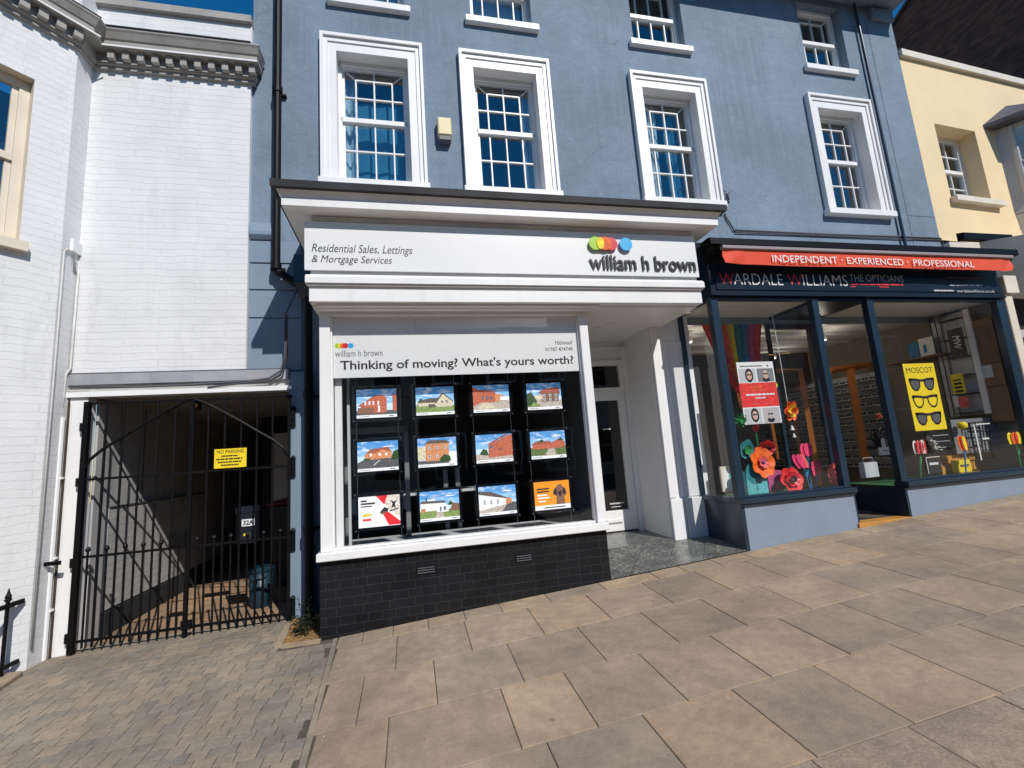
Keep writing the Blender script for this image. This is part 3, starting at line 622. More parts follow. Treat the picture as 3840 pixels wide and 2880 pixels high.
co.add(*cornice([(.16, 4.003), (.35, 4.003), (.35, 4.082), (.36, 4.10), (.385, 4.138), (.16, 4.138)]), 'wht'); co.build('cornice', None, es)
ld = MB(); ld.add(*cornice([(.1, 4.14), (.425, 4.14), (.43, 4.205), (.42, 4.212), (.1, 4.24)]), 'lead'); ld.build('lead_capping', None, es)
sb = MB(); sb.box(-.83, 3.18, -.19, -.178, 3.945, 3.995); sb.build('sign_head', 'whtd', es)
so_ = MB(); so_.box(-.84, 3.19, -.10, 1.44, 3.136, 3.150); so_.box(-.80, 2.0, -.15, -.10, 3.128, 3.148); so_.box(-.80, 1.95, -.10, -.02, 3.116, 3.134); so_.build('soffit', 'wht', es)
for (u, v) in ((2283, 1218), (2261, 1255)):
    q = onY(u, v, .55); d = MB(); d.lathe((q.x, q.y if False else .5+(.2 if v > 1230 else 0), 3.122), [(.055, 0), (.055, .013), (.03, .0135)], 16); d.build('downlight', 'signw', es)
# entrance: wall, pilaster, door
en = MB(); en.box(3.03, 3.10, .72, 1.46, .40, 3.134, 'whtw'); en.box(1.91, 3.03, 1.42, 1.46, 2.87, 3.134, 'wht'); en.build('entrance_wall', None, es)
pi = MB(); pi.box(3.045, 3.478, .69, .76, .40, 3.3); pi.box(3.035, 3.13, .672, .688, 1.0, 3.13); pi.box(3.21, 3.475, .676, .689, 1.0, 2.95); pi.box(3.03, 3.215, .655, .689, .40, .985); pi.box(3.225, 3.478, .65, .689, .40, .985)
pi.build('pilaster', 'whtw', es, bevel=.004)
dr = MB(); y0, y1 = 1.395, 1.45
dr.box(2.955, 3.028, y0-.02, y1, .54, 3.06, 'wht'); dr.box(1.912, 2.955, y0-.015, y1, 2.425, 2.475, 'wht'); dr.box(1.912, 2.955, y0-.015, y1, 2.79, 2.865, 'wht'); dr.box(1.912, 2.955, y0, y1, 3.02, 3.06, 'wht')
dr.box(1.912, 2.955, y0+.02, y1, 2.865, 3.02, 'signw'); dr.box(1.912, 1.98, y0-.02, y1, .54, 3.06, 'wht'); dr.box(2.90, 2.955, y0, y1, 2.475, 2.79, 'wht')
do = dr.build('door_frame', None, es)
dl = MB(); dl.box(2.845, 2.95, y0, y1-.01, .56, 2.42); dl.box(1.985, 2.09, y0, y1-.01, .56, 2.42); dl.box(2.09, 2.845, y0, y1-.01, .56, .82); dl.box(2.09, 2.845, y0, y1-.01, 2.30, 2.42)
dd = dl.build('door', 'wht', es, bevel=.004)
q = MB(); q.face([(2.09, y0+.03, .82), (2.845, y0+.03, .82), (2.845, y0+.03, 2.30), (2.09, y0+.03, 2.30)]); q.build('door_glass', 'glasss', dd)
q = MB(); q.box(2.50, 2.72, y0-.012, y0, .66, .71, 'wht'); q.box(2.51, 2.71, y0-.014, y0-.012, .665, .672, 'inkg'); q.build('letter_slot', None, dd)
q = MB(); disc(q, 2.60, 1.905, .012, y0+.028, 'paper', 12); bars(q, 2.62, 2.70, 1.90, .014, y0+.0285, 'paper'); bars(q, 2.58, 2.78, .90, .02, y0+.0285, 'lgrey'); bars(q, 2.60, 2.74, .86, .012, y0+.0285, 'lgrey'); q.build('door_lettering', None, dd)
q = MB(); q.face([(1.985, y0+.03, 2.475), (2.90, y0+.03, 2.475), (2.90, y0+.03, 2.79), (1.985, y0+.03, 2.79)]); q.build('transom_glass', 'glasss', do)
q = MB(); q.face([(1.9, 1.5, .5), (1.9, 4, .5), (1.9, 4, 3.1), (1.9, 1.5, 3.1)], 'roomd'); q.face([(3.03, 1.5, .5), (3.03, 4, .5), (3.03, 4, 3.1), (3.03, 1.5, 3.1)], 'roomd'); q.face([(1.9, 4, .5), (3.03, 4, .5), (3.03, 4, 3.1), (1.9, 4, 3.1)], 'roomd'); q.face([(1.9, 1.46, .54), (3.03, 1.46, .54), (3.03, 4, .54), (1.9, 4, .54)], 'roomd'); q.face([(1.9, 1.46, 3.09), (3.03, 1.46, 3.09), (3.03, 4, 3.09), (1.9, 4, 3.09)], 'roomd'); q.build('hall', None, es)
# sign board
sg = thing('shop_sign', (1.2, -.2, 3.45), 'white estate agent sign board with black lettering and coloured discs', 'shop sign')
q = MB(); q.box(-.888, 3.20, -.205, -.190, 3.452, 3.935); q.build('board', 'signw', sg, bevel=.002)
q = MB(); put_text(q, 'Residential Sales, Lettings', -.825, .087, 3.605, 3.712, -.2062, 'ink', .25, .0); put_text(q, '& Mortgage Services', -.825, -.108, 3.505, 3.600, -.2062, 'ink', .25, .0); q.build('small_lettering', None, sg)
q = MB(); put_text(q, 'william h brown', 1.905, 3.16, 3.512, 3.675, -.214, 'ink', 0, .012, .010, 1.0); q.build('lettering', None, sg)
for cx, mt, yy in ((1.985, 'lime', -.228), (2.092, 'orange', -.232), (2.165, 'reddisc', -.224)):
    q = MB(); disc(q, cx, 3.795, .073, yy, mt, 32, None, .014); q.build('logo_disc', None, sg)
q = MB(); disc(q, 2.037, 3.795, .042, -.2465, 'ylw', 32, .066, .002); q.build('logo_disc', None, sg)
q = MB(); disc(q, 2.335, 3.795, .073, -.228, 'skydisc', 32, None, .014); q.build('logo_disc', None, sg)
# window banner
bn = thing('window_banner', (.55, .07, 2.48), 'white printed banner across the top of the estate agent window', 'banner')
q = MB(); q.box(-.688, 1.795, .062, .066, 2.484, 3.083); q.build('sheet', 'signw', bn)
q = MB(); yy = .0615
put_text(q, "Thinking of moving? What's yours worth?", -.626, 1.733, 2.535, 2.655, yy, 'ink', 0, .018); put_text(q, 'william h brown', -.67, -.232, 2.69, 2.755, yy, 'inkg', 0, .0)
put_text(q, 'Halstead', 1.545, 1.735, 2.775, 2.82, yy, 'ink', 0, .004); put_text(q, '01787 474749', 1.43, 1.735, 2.705, 2.745, yy, 'ink', 0, .006); q.build('lettering', None, bn)
q = MB()
for k, (cx, mt) in enumerate(((-.648, 'lime'), (-.620, 'ylw'), (-.598, 'orange'), (-.574, 'reddisc'), (-.526, 'skydisc'))): disc(q, cx, 2.80, .026, yy-.0003*k, mt, 20)
q.build('logo', None, bn)
# property displays: printed pictures built from flat shapes
def pm(n, c): 
    if n not in M:
        m, N, L, B = newmat(n); P = pos(N); sky = n.startswith('p_sky') or n in ('p_white', 'p_ink', 'p_adred', 'p_or')
        f = noise_(N, L, P, 22 if sky else 75, 5, .7, (1, 1, 2) if sky else None); k = .10 if sky else .55
        col = ramp(N, L, f, .32, .68, mul(c, 1-k), mul(c, 1+k)); 
        if n in ('p_sky1', 'p_sky2', 'p_sky3'): col = mixc(N, L, ramp(N, L, noise_(N, L, P, 14, 5, .6, (1, 1, 2.6)), .5, .68, (0, 0, 0), (.75,)*3), col, (.80, .84, .88))
        if n in ('p_red', 'p_orange', 'p_brown', 'p_cream', 'p_rroof', 'p_roof'):
            col = mixc(N, L, 1, col, ramp(N, L, noise_(N, L, P, 260, 2, .7, (1, 1, 2.5)), .3, .7, (.7,)*3, (1.3,)*3), 'MULTIPLY')
        L.new(col, B.inputs['Base Color']); L.new(col, B.inputs['Emission Color']); B.inputs['Emission Strength'].default_value = .28; M[n] = m
    return n
pm('p_sky1', (.08, .30, .66)); pm('p_sky2', (.22, .50, .85)); pm('p_sky3', (.55, .74, .90)); pm('p_white', (.82, .83, .84)); pm('p_red', (.50, .13, .07)); pm('p_orange', (.62, .26, .12))
pm('p_brown', (.22, .11, .07)); pm('p_cream', (.66, .58, .42)); pm('p_roof', (.12, .09, .08)); pm('p_rroof', (.36, .10, .06)); pm('p_grn', (.11, .17, .05)); pm('p_lgrn', (.22, .30, .09)); pm('p_dgrn', (.03, .08, .02))
pm('p_road', (.10, .10, .11)); pm('p_pave', (.48, .42, .36)); pm('p_glass', (.10, .14, .20)); pm('p_or', (.85, .30, .02)); pm('p_adred', (.72, .02, .03)); pm('p_ink', (.02, .02, .025)); pm('p_skin', (.55, .30, .2)); pm('p_pale', (.85, .62, .55)); pm('p_gold', (.8, .55, .1))
def rect(a, b, c, d): return [(a, c), (b, c), (b, d), (a, d)]
def sky_(): return [('p_sky3', rect(0, 1, .1, .72)), ('p_sky2', rect(0, 1, .5, .86)), ('p_sky1', rect(0, 1, .74, 1))] + [('p_white', [(.1, .70), (.22, .73), (.34, .72), (.42, .70), (.3, .685)]), ('p_white', [(.58, .80), (.72, .83), (.86, .82), (.92, .80), (.75, .785)])]
def cap(): return [('p_white', rect(0, 1, 0, .1)), ('p_ink', rect(.05, .30, .04, .055)), ('p_ink', rect(.8, .92, .035, .06))]
def house(x, w, b, h, rh, wall, roof, n=3, fl=2, win='p_white'):
    q = [(roof, [(x-.02, b+h), (x+w+.02, b+h), (x+w-.05, b+h+rh), (x+.05, b+h+rh)]), (wall, rect(x, x+w, b, b+h))]
    for j in range(fl):
        for i in range(n):
            cx = x+w*(i+.5)/n; cz = b+h*(j+.5)/fl; q += [(win, rect(cx-.03, cx+.03, cz-.045, cz+.05)), ('p_glass', rect(cx-.02, cx+.02, cz-.03, cz+.038))]
    return q
def gablehouse(x, w, b, h, rh, wall, n=2): return [(wall, [(x, b), (x+w, b), (x+w, b+h), (x+w/2, b+h+rh), (x, b+h)])]+[s for i in range(n) for s in (('p_white', rect(x+w*(i+.5)/n-.03, x+w*(i+.5)/n+.03, b+h*.45, b+h*.75)), ('p_glass', rect(x+w*(i+.5)/n-.02, x+w*(i+.5)/n+.02, b+h*.48, b+h*.72)))]
PICS = [
 ('property display showing a tall red brick house with pitched red roof', sky_()+[('p_road', rect(0, 1, .1, .25)), ('p_rroof', [(.02, .42), (.45, .78), (.66, .78), (.5, .42)])]+[('p_red', [(.10, .2), (.62, .15), (.62, .78), (.50, .78), (.10, .40)]), ('p_red', [(.62, .15), (.75, .2), (.75, .7), (.62, .80)]), ('p_red', rect(.90, 1, .22, .8)), ('p_brown', rect(.03, .42, .15, .36))]+[('p_white', rect(a, a+.04, .45, .58)) for a in (.2, .3, .4, .52)]+[('p_white', rect(.53, .58, .2, .42))]+cap()),
 ('property display showing a cream gabled bungalow behind a lawn', sky_()+[('p_dgrn', [(0, .3), (.12, .62), (.22, .5), (.4, .55), (.5, .3)]), ('p_lgrn', rect(0, 1, .1, .34)), ('p_roof', [(.05, .50), (.35, .60), (.62, .60), (.70, .40), (.05, .40)]), ('p_cream', rect(.06, .55, .32, .44)), ('p_roof', [(.48, .42), (.70, .80), (.98, .48), (.96, .42)]), ('p_cream', [(.55, .28), (.95, .28), (.95, .46), (.71, .73), (.55, .46)])]+[('p_glass', rect(a, a+.05, .42, .50)) for a in (.66, .78)]+[('p_roof', rect(.32, .50, .27, .38)), ('p_sky2', rect(.78, .98, .07, .12))]+cap()),
 ('property display showing a red brick terrace beside a sunny forecourt', sky_()+[('p_pave', rect(0, 1, .1, .42)), ('p_red', [(0, .25), (.18, .32), (.18, .82), (0, .95)]), ('p_red', rect(.18, .62, .36, .74)), ('p_rroof', [(.16, .72), (.64, .66), (.60, .78), (.2, .84)]), ('p_orange', [(.62, .38), (.9, .42), (.9, .58), (.62, .68)]), ('p_white', rect(.75, 1, .42, .56)), ('p_cream', [(.1, .12), (.6, .14), (.5, .32), (.25, .34)])]+[('p_glass', rect(a, a+.05, .46, .6)) for a in (.24, .36, .48)]+cap()),
 ('property display showing a brick and cream villa with dark shrubs', sky_()+[('p_pave', rect(0, 1, .1, .35)), ('p_brown', [(.3, .62), (.5, .78), (.95, .80), (.95, .55)]), ('p_rroof', [(.38, .58), (.45, .76), (.9, .84), (.98, .6)])]+house(.42, .5, .3, .3, .02, 'p_brown', 'p_roof', 3, 2)+[('p_cream', rect(.22, .45, .38, .55)), ('p_dgrn', [(0, .15), (0, .6), (.12, .68), (.2, .5), (.28, .3), (.2, .15)]), ('p_lgrn', [(.05, .12), (.4, .14), (.2, .3)])]+cap()),
 ('property display showing a low orange brick house beyond a parking area', sky_()+[('p_road', [(0, .1), (1, .1), (1, .36), (.7, .42), (.2, .42), (0, .3)]), ('p_dgrn', [(.8, .35), (1, .35), (1, .7), (.88, .62)]), ('p_rroof', [(.18, .58), (.32, .74), (.75, .80), (.84, .62)]), ('p_orange', [(.18, .38), (.84, .42), (.84, .64), (.6, .72), (.45, .60), (.18, .60)]), ('p_white', [(.38, .20), (.41, .2), (.55, .36), (.53, .36)]), ('p_dgrn', rect(.15, .3, .36, .44))]+[('p_white', rect(a, a+.05, .5, .6)) for a in (.3, .52, .68)]+cap()),
 ('property display showing a square orange brick house with white windows', sky_()+[('p_white', rect(.7, 1, .1, .5)), ('p_cream', rect(0, .2, .25, .7)), ('p_road', rect(0, .8, .1, .22)), ('p_roof', [(.16, .78), (.30, .92), (.72, .92), (.84, .80)])]+house(.2, .6, .2, .6, .0, 'p_orange', 'p_roof', 3, 2)+[('p_dgrn', [(.55, .18), (.85, .18), (.82, .34), (.68, .42), (.58, .3)])]+cap()),
 ('property display showing a plain red brick gable end', sky_()+[('p_pave', rect(0, 1, .1, .3)), ('p_dgrn', [(.08, .3), (.2, .5), (.3, .45), (.34, .25)]), ('p_red', [(.34, .18), (1, .22), (1, .98), (.90, .94), (.34, .62)]), ('p_rroof', [(.32, .60), (.36, .68), (.8, .98), (.9, .98)]), ('p_brown', rect(.6, .72, .42, .5)), ('p_glass', rect(.38, .46, .5, .6))]+cap()),
 ('property display showing low red brick houses behind hedges and drive', sky_()+[('p_pave', [(.2, .1), (.9, .1), (.65, .38), (.5, .38)]), ('p_grn', [(0, .12), (.4, .12), (.5, .36), (0, .42)]), ('p_grn', [(.72, .12), (1, .12), (1, .45), (.68, .38)]), ('p_red', rect(.05, .6, .36, .54)), ('p_rroof', [(.02, .52), (.15, .64), (.55, .64), (.62, .52)]), ('p_red', [(.56, .36), (.98, .38), (.98, .58), (.8, .70), (.56, .54)]), ('p_dgrn', [(.2, .6), (.32, .72), (.4, .6)]), ('p_dgrn', [(.75, .64), (.88, .75), (.95, .62)])]+cap()),
 ('red and white advert card with jumping figure at bottom left of the displays', [('p_white', rect(0, 1, 0, 1)), ('p_adred', [(.42, 1), (.70, 1), (.62, .70)]), ('p_pale', [(.70, 1), (1, 1), (1, .25), (.75, .5), (.62, .70)]), ('p_adred', [(.55, .50), (.72, .45), (1, .12), (1, .02), (.72, .02)]), ('p_ink', [(.50, .44), (.62, .62), (.72, .56), (.7, .46)]), ('p_brown', [(.52, .42), (.60, .5), (.66, .44), (.6, .37)]), ('p_ink', [(.78, .5), (.82, .72), (.76, .84), (.83, .78), (.88, .78), (.95, .86), (.88, .70), (.90, .5), (.86, .6), (.82, .6)]), ('p_ink', [(.74, .5), (.96, .56), (.97, .53), (.75, .46)]), ('p_gold', [(.08, .34), (.34, .38), (.30, .44), (.18, .46), (.10, .42)])]+[('p_ink', rect(.06, .20, .84, .89)), ('p_ink', rect(.06, .40, .75, .80)), ('p_ink', rect(.06, .32, .67, .70)), ('p_adred', rect(.10, .30, .22, .28))]),
 ('property display showing a white house and lawn with central path', sky_()+[('p_lgrn', rect(0, 1, .1, .36)), ('p_pave', [(.36, .1), (.62, .1), (.55, .36), (.48, .36)]), ('p_white', rect(.02, .66, .34, .62)), ('p_roof', [(0, .6), (.04, .68), (.62, .66), (.68, .58)]), ('p_orange', rect(.03, .14, .32, .44)), ('p_white', [(.42, .28), (.72, .28), (.72, .48), (.57, .58), (.42, .48)]), ('p_glass', rect(.50, .54, .3, .46)), ('p_glass', rect(.60, .66, .34, .46)), ('p_brown', [(.74, .3), (1, .3), (1, .52), (.84, .56)]), ('p_dgrn', [(.7, .5), (.78, .66), (.86, .5)]), ('p_ink', rect(.15, .18, .68, .78))]+cap()),
 ('property display showing a long white terrace along a street', sky_()+[('p_road', [(.3, .1), (1, .1), (1, .4), (.74, .42)]), ('p_pave', [(0, .1), (.6, .1), (.76, .36), (0, .26)]), ('p_roof', [(0, .84), (.30, .82), (.78, .56), (.72, .52), (0, .70)]), ('p_white', [(0, .18), (.72, .34), (.72, .54), (0, .74)]), ('p_orange', [(.72, .34), (.88, .38), (.88, .52), (.8, .58), (.72, .54)])]+[('p_inkw', rect(a, a+.05, .38, .54)) for a in (.12, .3, .48)]+cap()),
 ('orange advert card with a dark dog at bottom right of the displays', [('p_or', rect(0, 1, .16, 1)), ('p_white', rect(0, 1, 0, .16)), ('p_brown', [(.60, .16), (.86, .16), (.84, .42), (.92, .52), (.88, .72), (.80, .80), (.76, .88), (.68, .86), (.62, .78), (.54, .68), (.52, .54), (.62, .46)]), ('p_ink', [(.66, .62), (.78, .62), (.74, .44), (.70, .44)]), ('p_ink', [(.56, .66), (.62, .74), (.64, .5), (.55, .52)]), ('p_ink', [(.88, .68), (.82, .74), (.8, .5), (.9, .52)])]+[('p_ink', rect(.08, .42, .72, .77)), ('p_ink', rect(.08, .42, .62, .67)), ('p_white', rect(.08, .36, .50, .55)), ('p_white', rect(.08, .42, .40, .45)), ('p_white', rect(.1, .3, .28, .33)), ('p_ink', rect(.25, .85, .06, .09))]),
]
pm('p_inkw', (.35, .38, .42))
YD = .24; sc_ = (YD+4.494)/(.35+4.494)
cx_ = [-.317*sc_, .270*sc_, .866*sc_, 1.46*sc_]; cz_ = [(2.263-1.65)*sc_+1.65, (1.732-1.65)*sc_+1.65, (1.196-1.65)*sc_+1.65]
idx = 0
for r_ in range(3):
    for c in range(4):
        lab, spec = PICS[idx]; idx += 1
        cx, cz = cx_[c], cz_[r_]; w, h = .235, .180
        t = thing('property_display', (cx, YD, cz-h), lab, 'display', 'picture panels hanging in the estate agent window')
        q = MB(); q.box(cx-w, cx+w, YD, YD+.012, cz-h, cz+h); q.build('panel', 'acryc', t)
        q = MB(); q.box(cx-w+.018, cx+w-.018, YD-.008, YD-.001, cz-h+.012, cz+h-.012); q.build('frame', 'acry', t, bevel=.004)
        pw, ph = .192, .143; q = MB()
        for k, (mt, poly) in enumerate(spec):
            q.face([(cx-pw+u*2*pw, YD-.0085-.00035*k, cz-ph+v*2*ph) for u, v in poly], mt)
        q.build('picture', None, t)
        for sx in (-1, 1):
            for sz in (-1, 1):
                q = MB(); q.lathe((cx+sx*(w-.016), YD-.012, cz+sz*(h-.012)), [(.006, 0), (.006, .012)], 8, None, 'y'); q.build('bolt', 'chrome', t)
for c in range(4):
    for s_ in (-1, 1):
        q = MB(); x = cx_[c]+s_*.2; q.tube([(x, YD+.02, .88), (x, YD+.02, 3.1)], .0018, 5)
        tag(q.build('display_wire', 'chrome'), 'thin steel wires holding the picture panels in the window', 'wire', 'wires holding the picture panels')
# grey display rack and desk seen through the window
rk = thing('display_rack', (-.4, .75, .86), 'grey metal rack standing behind the left picture panels', 'rack')
q = MB(); ra = onY(1150+270/1.9235, 1350+500/1.9235, .7); rb = onY(1150+730/1.9235, 1350+480/1.9235, .7)
q.box(ra.x, ra.x+.05, .68, .74, .86, ra.z); q.box(rb.x-.05, rb.x, .68, .74, .86, rb.z); q.box(ra.x, rb.x, .68, .74, ra.z-.06, ra.z+.0); q.build('frame', 'grey', rk, bevel=.004)
q = MB(); q.box(ra.x+.05, rb.x-.05, .69, .73, 1.16, 1.30); q.build('shelf', 'grey', rk)
dk = thing('desk', (.35, 1.0, .55), 'grey office desk inside the estate agent behind the middle panels', 'desk')
q = MB(); q.box(-.1, .9, .95, 1.5, 1.27, 1.30); q.build('top', 'lgrey', dk, bevel=.004)
for xx in (.36, .50): q = MB(); q.box(xx, xx+.05, .96, 1.01, .55, 1.80); q.build('leg', 'grey', dk)

# ------------------------------------------------------------------ optician shopfront
op = thing('shopfront', (5.7, 0, .6), 'navy optician shopfront with large windows and slate blue base panels', 'shopfront')
def riser(x0, x1):
    q = MB(); q.hexa([(x0, .002, gz(x0, 0)-.1), (x1, .002, gz(x1, 0)-.1), (x1, .1, gz(x1, 0)-.1), (x0, .1, gz(x0, 0)-.1), (x0, .002, .95), (x1, .002, .95), (x1, .1, .95), (x0, .1, .95)]); return q
riser(3.515, 4.975).build('stall_riser', 'slateblue', op); riser(5.765, 8.04).build('stall_riser', 'slateblue', op)
for bx_ in ((3.475, 3.514, .004, .70, .3, .95), (4.976, 5.0, .004, .9, .4, .95), (5.735, 5.764, .004, .9, .4, .95)): q = MB(); q.box(*bx_); q.build('riser_return', 'navy', op)
q = MB(); q.box(3.455, 4.99, -.05, .13, .951, 1.005); q.box(3.455, 3.56, .131, .70, .951, 1.005); q.box(5.74, 8.06, -.05, .13, .951, 1.005)
q.box(3.475, 4.985, -.03, .0, .925, .950); q.box(5.75, 8.05, -.03, .0, .925, .950); q.build('sill', 'navy', op, bevel=.005)
q = MB()
for a, b in ((3.452, 3.548), (4.862, 4.955), (5.70, 5.80), (7.915, 8.045)): q.box(a, b, -.006, .075, 1.006, 3.30)
q.box(3.452, 3.50, .64, .70, 1.006, 3.30); q.box(3.549, 4.861, .0, .07, 3.265, 3.30); q.box(5.801, 7.914, .0, .07, 3.265, 3.30); q.box(3.549, 4.861, .0, .07, 1.006, 1.03); q.box(5.801, 7.914, .0, .07, 1.006, 1.03)
q.box(3.47, 3.50, .076, .64, 3.265, 3.30); q.build('window_frame', 'navy', op, bevel=.003)
for a, b in ((3.549, 4.861), (5.801, 7.914)): g = MB(); g.face([(a, .035, 1.03), (b, .035, 1.03), (b, .035, 3.265), (a, .035, 3.265)]); g.build('glass', 'glasss', op)
g = MB(); g.face([(3.485, .076, 1.006), (3.485, .64, 1.006), (3.485, .64, 3.265), (3.485, .076, 3.265)]); g.build('glass', 'glasss', op)
for xx in (4.93, 5.73): g = MB(); g.face([(xx, .08, .96), (xx, .9, .96), (xx, .9, 3.25), (xx, .08, 3.25)]); g.build('glass', 'glasss', op)
fs_ = MB(); fs_.box(3.458, 8.0, -.03, .16, 3.302, 3.95); fs_.box(3.445, 8.05, -.05, .0, 3.302, 3.325); fs_.box(3.53, 7.96, -.042, -.031, 3.375, 3.70); fs_.build('fascia', 'navysign', op, bevel=.002)
q = MB(); q.hexa([(3.50, -.028, 3.90), (8.1, -.028, 3.90), (8.1, .79, 4.10), (3.50, .79, 4.10), (3.50, -.028, 3.955), (8.1, -.028, 3.955), (8.1, .79, 4.36), (3.50, .79, 4.36)]); q.build('lead_roof', 'leadl', op)
q = MB(); q.box(4.96, 5.735, -.02, .14, .50, .60); q.build('threshold', 'wood', op, bevel=.004)
# door lobby and shop interior
q = MB(); q.box(4.96, 5.735, .01, .9, 3.255, 3.30, 'navysign'); q.build('lobby_ceiling', None, op); q = MB(); q.face([(4.96, .14, .585), (5.735, .14, .585), (5.735, 1, .60), (4.96, 1, .60)], 'roomd'); q.build('lobby_floor', None, op)
q = MB(); q.box(4.975, 5.02, .88, .93, .6, 3.25); q.box(5.68, 5.725, .88, .93, .6, 3.25); q.box(5.02, 5.68, .88, .93, .60, .78); q.box(5.02, 5.68, .88, .93, 3.15, 3.25); q.build('door', 'navy', op, bevel=.003)
it = MB(); X0, X1, YB = 3.52, 8.0, 4.6
it.face([(X0, .1, .94), (4.92, .1, .94), (4.92, .95, .94), (X0, .95, .94)], 'grass'); it.face([(5.75, .1, .94), (X1, .1, .94), (X1, .95, .94), (5.75, .95, .94)], 'grass')
for a, b in ((X0, 4.92), (5.75, X1)): it.face([(a, .95, .94), (b, .95, .94), (b, .95, .6), (a, .95, .6)], 'roomd')
it.face([(X0, .9, .6), (X1, .9, .6), (X1, YB, .6), (X0, YB, .6)], 'shopfloor'); it.face([(X0, YB, .6), (X1, YB, .6), (X1, YB, 3.3), (X0, YB, 3.3)], 'shopwall')
it.face([(X0, .75, .6), (X0, YB, .6), (X0, YB, 3.3), (X0, .75, 3.3)], 'shopwall'); it.face([(X1, .1, .6), (X1, YB, .6), (X1, YB, 3.3), (X1, .1, 3.3)], 'shopwall')
it.face([(X0, .1, 3.298), (X1, .1, 3.298), (X1, YB, 3.298), (X0, YB, 3.298)], 'shopceil')
it.box(3.49, 3.60, .70, .95, .95, 3.29, 'whtw')
for k in range(6): it.box(X0, X1, 1.0+k*.6, 1.05+k*.6, 3.25, 3.295, 'lgrey')
it.build('interior', None, op)
sh = thing('spectacle_shelves', (7.9, 3, .9), 'pale slatted shelves of spectacles along the right wall of the optician shop', 'shelves')
for k in range(11):
    q = MB(); zz = 1.0+k*.15; q.box(7.84, 7.985, 1.75, 4.5, zz, zz+.012, 'lgrey'); q.box(7.975, 7.985, 1.75, 4.5, zz+.014, zz+.146, 'lgrey')
    for j in range(18):
        yy = 1.85+j*.145; q.box(7.86, 7.87, yy-.05, yy-.008, zz+.02, zz+.052, 'ink'); q.box(7.86, 7.87, yy+.008, yy+.05, zz+.02, zz+.052, 'ink')
    q.build('shelf', None, sh)
def beam(mb, a, b, r, mat=None): mb.tube([a, b], r, 4, mat)
for pts, dep, rr, lab in (([(832, 605), (1040, 595), (1190, 1490)], 1.3, .045, 'orange painted frame standing behind the eyewear poster'), ([(815, 985), (868, 1290)], .8, .022, 'short orange post below the eyewear poster'),
                      ([(470, 560), (545, 700), (600, 900)], 1.0, .05, 'orange slanted timber at left of the eyewear poster')):
    q = MB(); q.tube([o(a, b, dep) for a, b in pts], rr, 4); tag(q.build('timber_frame', 'orangew'), lab, 'timber frame', 'orange timber frames in the optician shop')
q = MB(); q.tube([p(150, 600, 1.9), p(480, 552, 1.9)], .055, 4); q.tube([p(305, 590, 1.9), p(425, 1290, 1.9)], .075, 4)
tag(q.build('timber_frame', 'orangew'), 'orange timber arch seen deep inside through the optician doorway', 'timber frame', 'orange timber frames in the optician shop')
# fascia lettering
sg = thing('shop_sign', (5.7, -.045, 3.35), 'navy optician sign with thin red and white capitals', 'shop sign')
q = MB(); ys = -.0435
put_text(q, 'W', 3.585, 3.775, 3.437, 3.575, ys, 'red', 0, -.012); put_text(q, 'ARDALE', 3.77, 4.452, 3.437, 3.575, ys, 'paper', 0, -.012)
put_text(q, 'W', 4.525, 4.735, 3.437, 3.58, ys, 'red', 0, -.012); put_text(q, 'ILLIAMS', 4.745, 5.413, 3.437, 3.58, ys, 'paper', 0, -.012)
put_text(q, 'THE OPTICIANS', 5.455, 6.307, 3.50, 3.592, ys, 'lgrey', 0, -.012); q.build('lettering', None, sg)
q = MB(); bars(q, 5.45, 6.30, 3.455, .018, ys, 'red'); bars(q, 5.45, 5.53, 3.425, .012, ys, 'red'); bars(q, 5.9, 6.05, 3.425, .012, ys, 'red')
bars(q, 7.08, 7.66, 3.462, .022, ys, 'lgrey'); bars(q, 6.79, 7.13, 3.383, .022, ys, 'lgrey'); put_text(q, 'wardalewilliams.co.uk', 7.18, 7.86, 3.372, 3.412, ys, 'lgrey'); q.box(7.03, 7.75, ys-.0005, ys, 3.574, 3.578, 'orangew'); q.build('small_print', None, sg)
# awning
aw = thing('awning', (5.7, -.1, 3.6), 'rolled up awning with orange red valance over the optician windows', 'awning')
q = MB(); q.xprof([(-.031, 3.70), (-.031, 3.944), (-.17, 3.944), (-.21, 3.93), (-.215, 3.85), (-.16, 3.845), (-.10, 3.78), (-.06, 3.70)], 3.40, 8.17); q.build('cassette', 'blackpl', aw, bevel=.004)
q = MB(); q.xprof([(-.17, 3.795), (-.225, 3.80), (-.225, 3.838), (-.17, 3.843)], 3.54, 8.04); q.build('front_bar', 'steel', aw, bevel=.004)
q = MB(); vs = []; fs = []; nx, nz = 160, 5
for j in range(nz+1):
    for i in range(nx+1):
        u = i/nx; x = 3.55+4.45*u; t = j/nz; e = max(0, 1-min(u, 1-u)/.10)
        vs.append((x+.012*t*(1 if u > .5 else -1)*e, -.198+.010*math.sin(x*3.1)*t+.018*e*math.sin(9*u*10+5*t*e)*(.3+t), 3.793-.172*t-.004*math.sin(x*1.7)*t))
for j in range(nz):
    for i in range(nx): k = j*(nx+1)+i; fs.append((k, k+1, k+nx+2, k+nx+1))
q.add(vs, fs); q.build('valance', 'valance', aw, smooth=True)
q = MB(); ya = -.2145
put_text(q, 'INDEPENDENT', 4.19, 5.115, 3.652, 3.738, ya, 'paper', 0, .0); disc(q, 5.185, 3.70, .009, ya, 'paper', 10); put_text(q, 'EXPERIENCED', 5.26, 6.13, 3.652, 3.738, ya, 'paper'); disc(q, 6.20, 3.70, .009, ya, 'paper', 10); put_text(q, 'PROFESSIONAL', 6.29, 7.31, 3.652, 3.738, ya, 'paper')
q.build('lettering', None, aw)
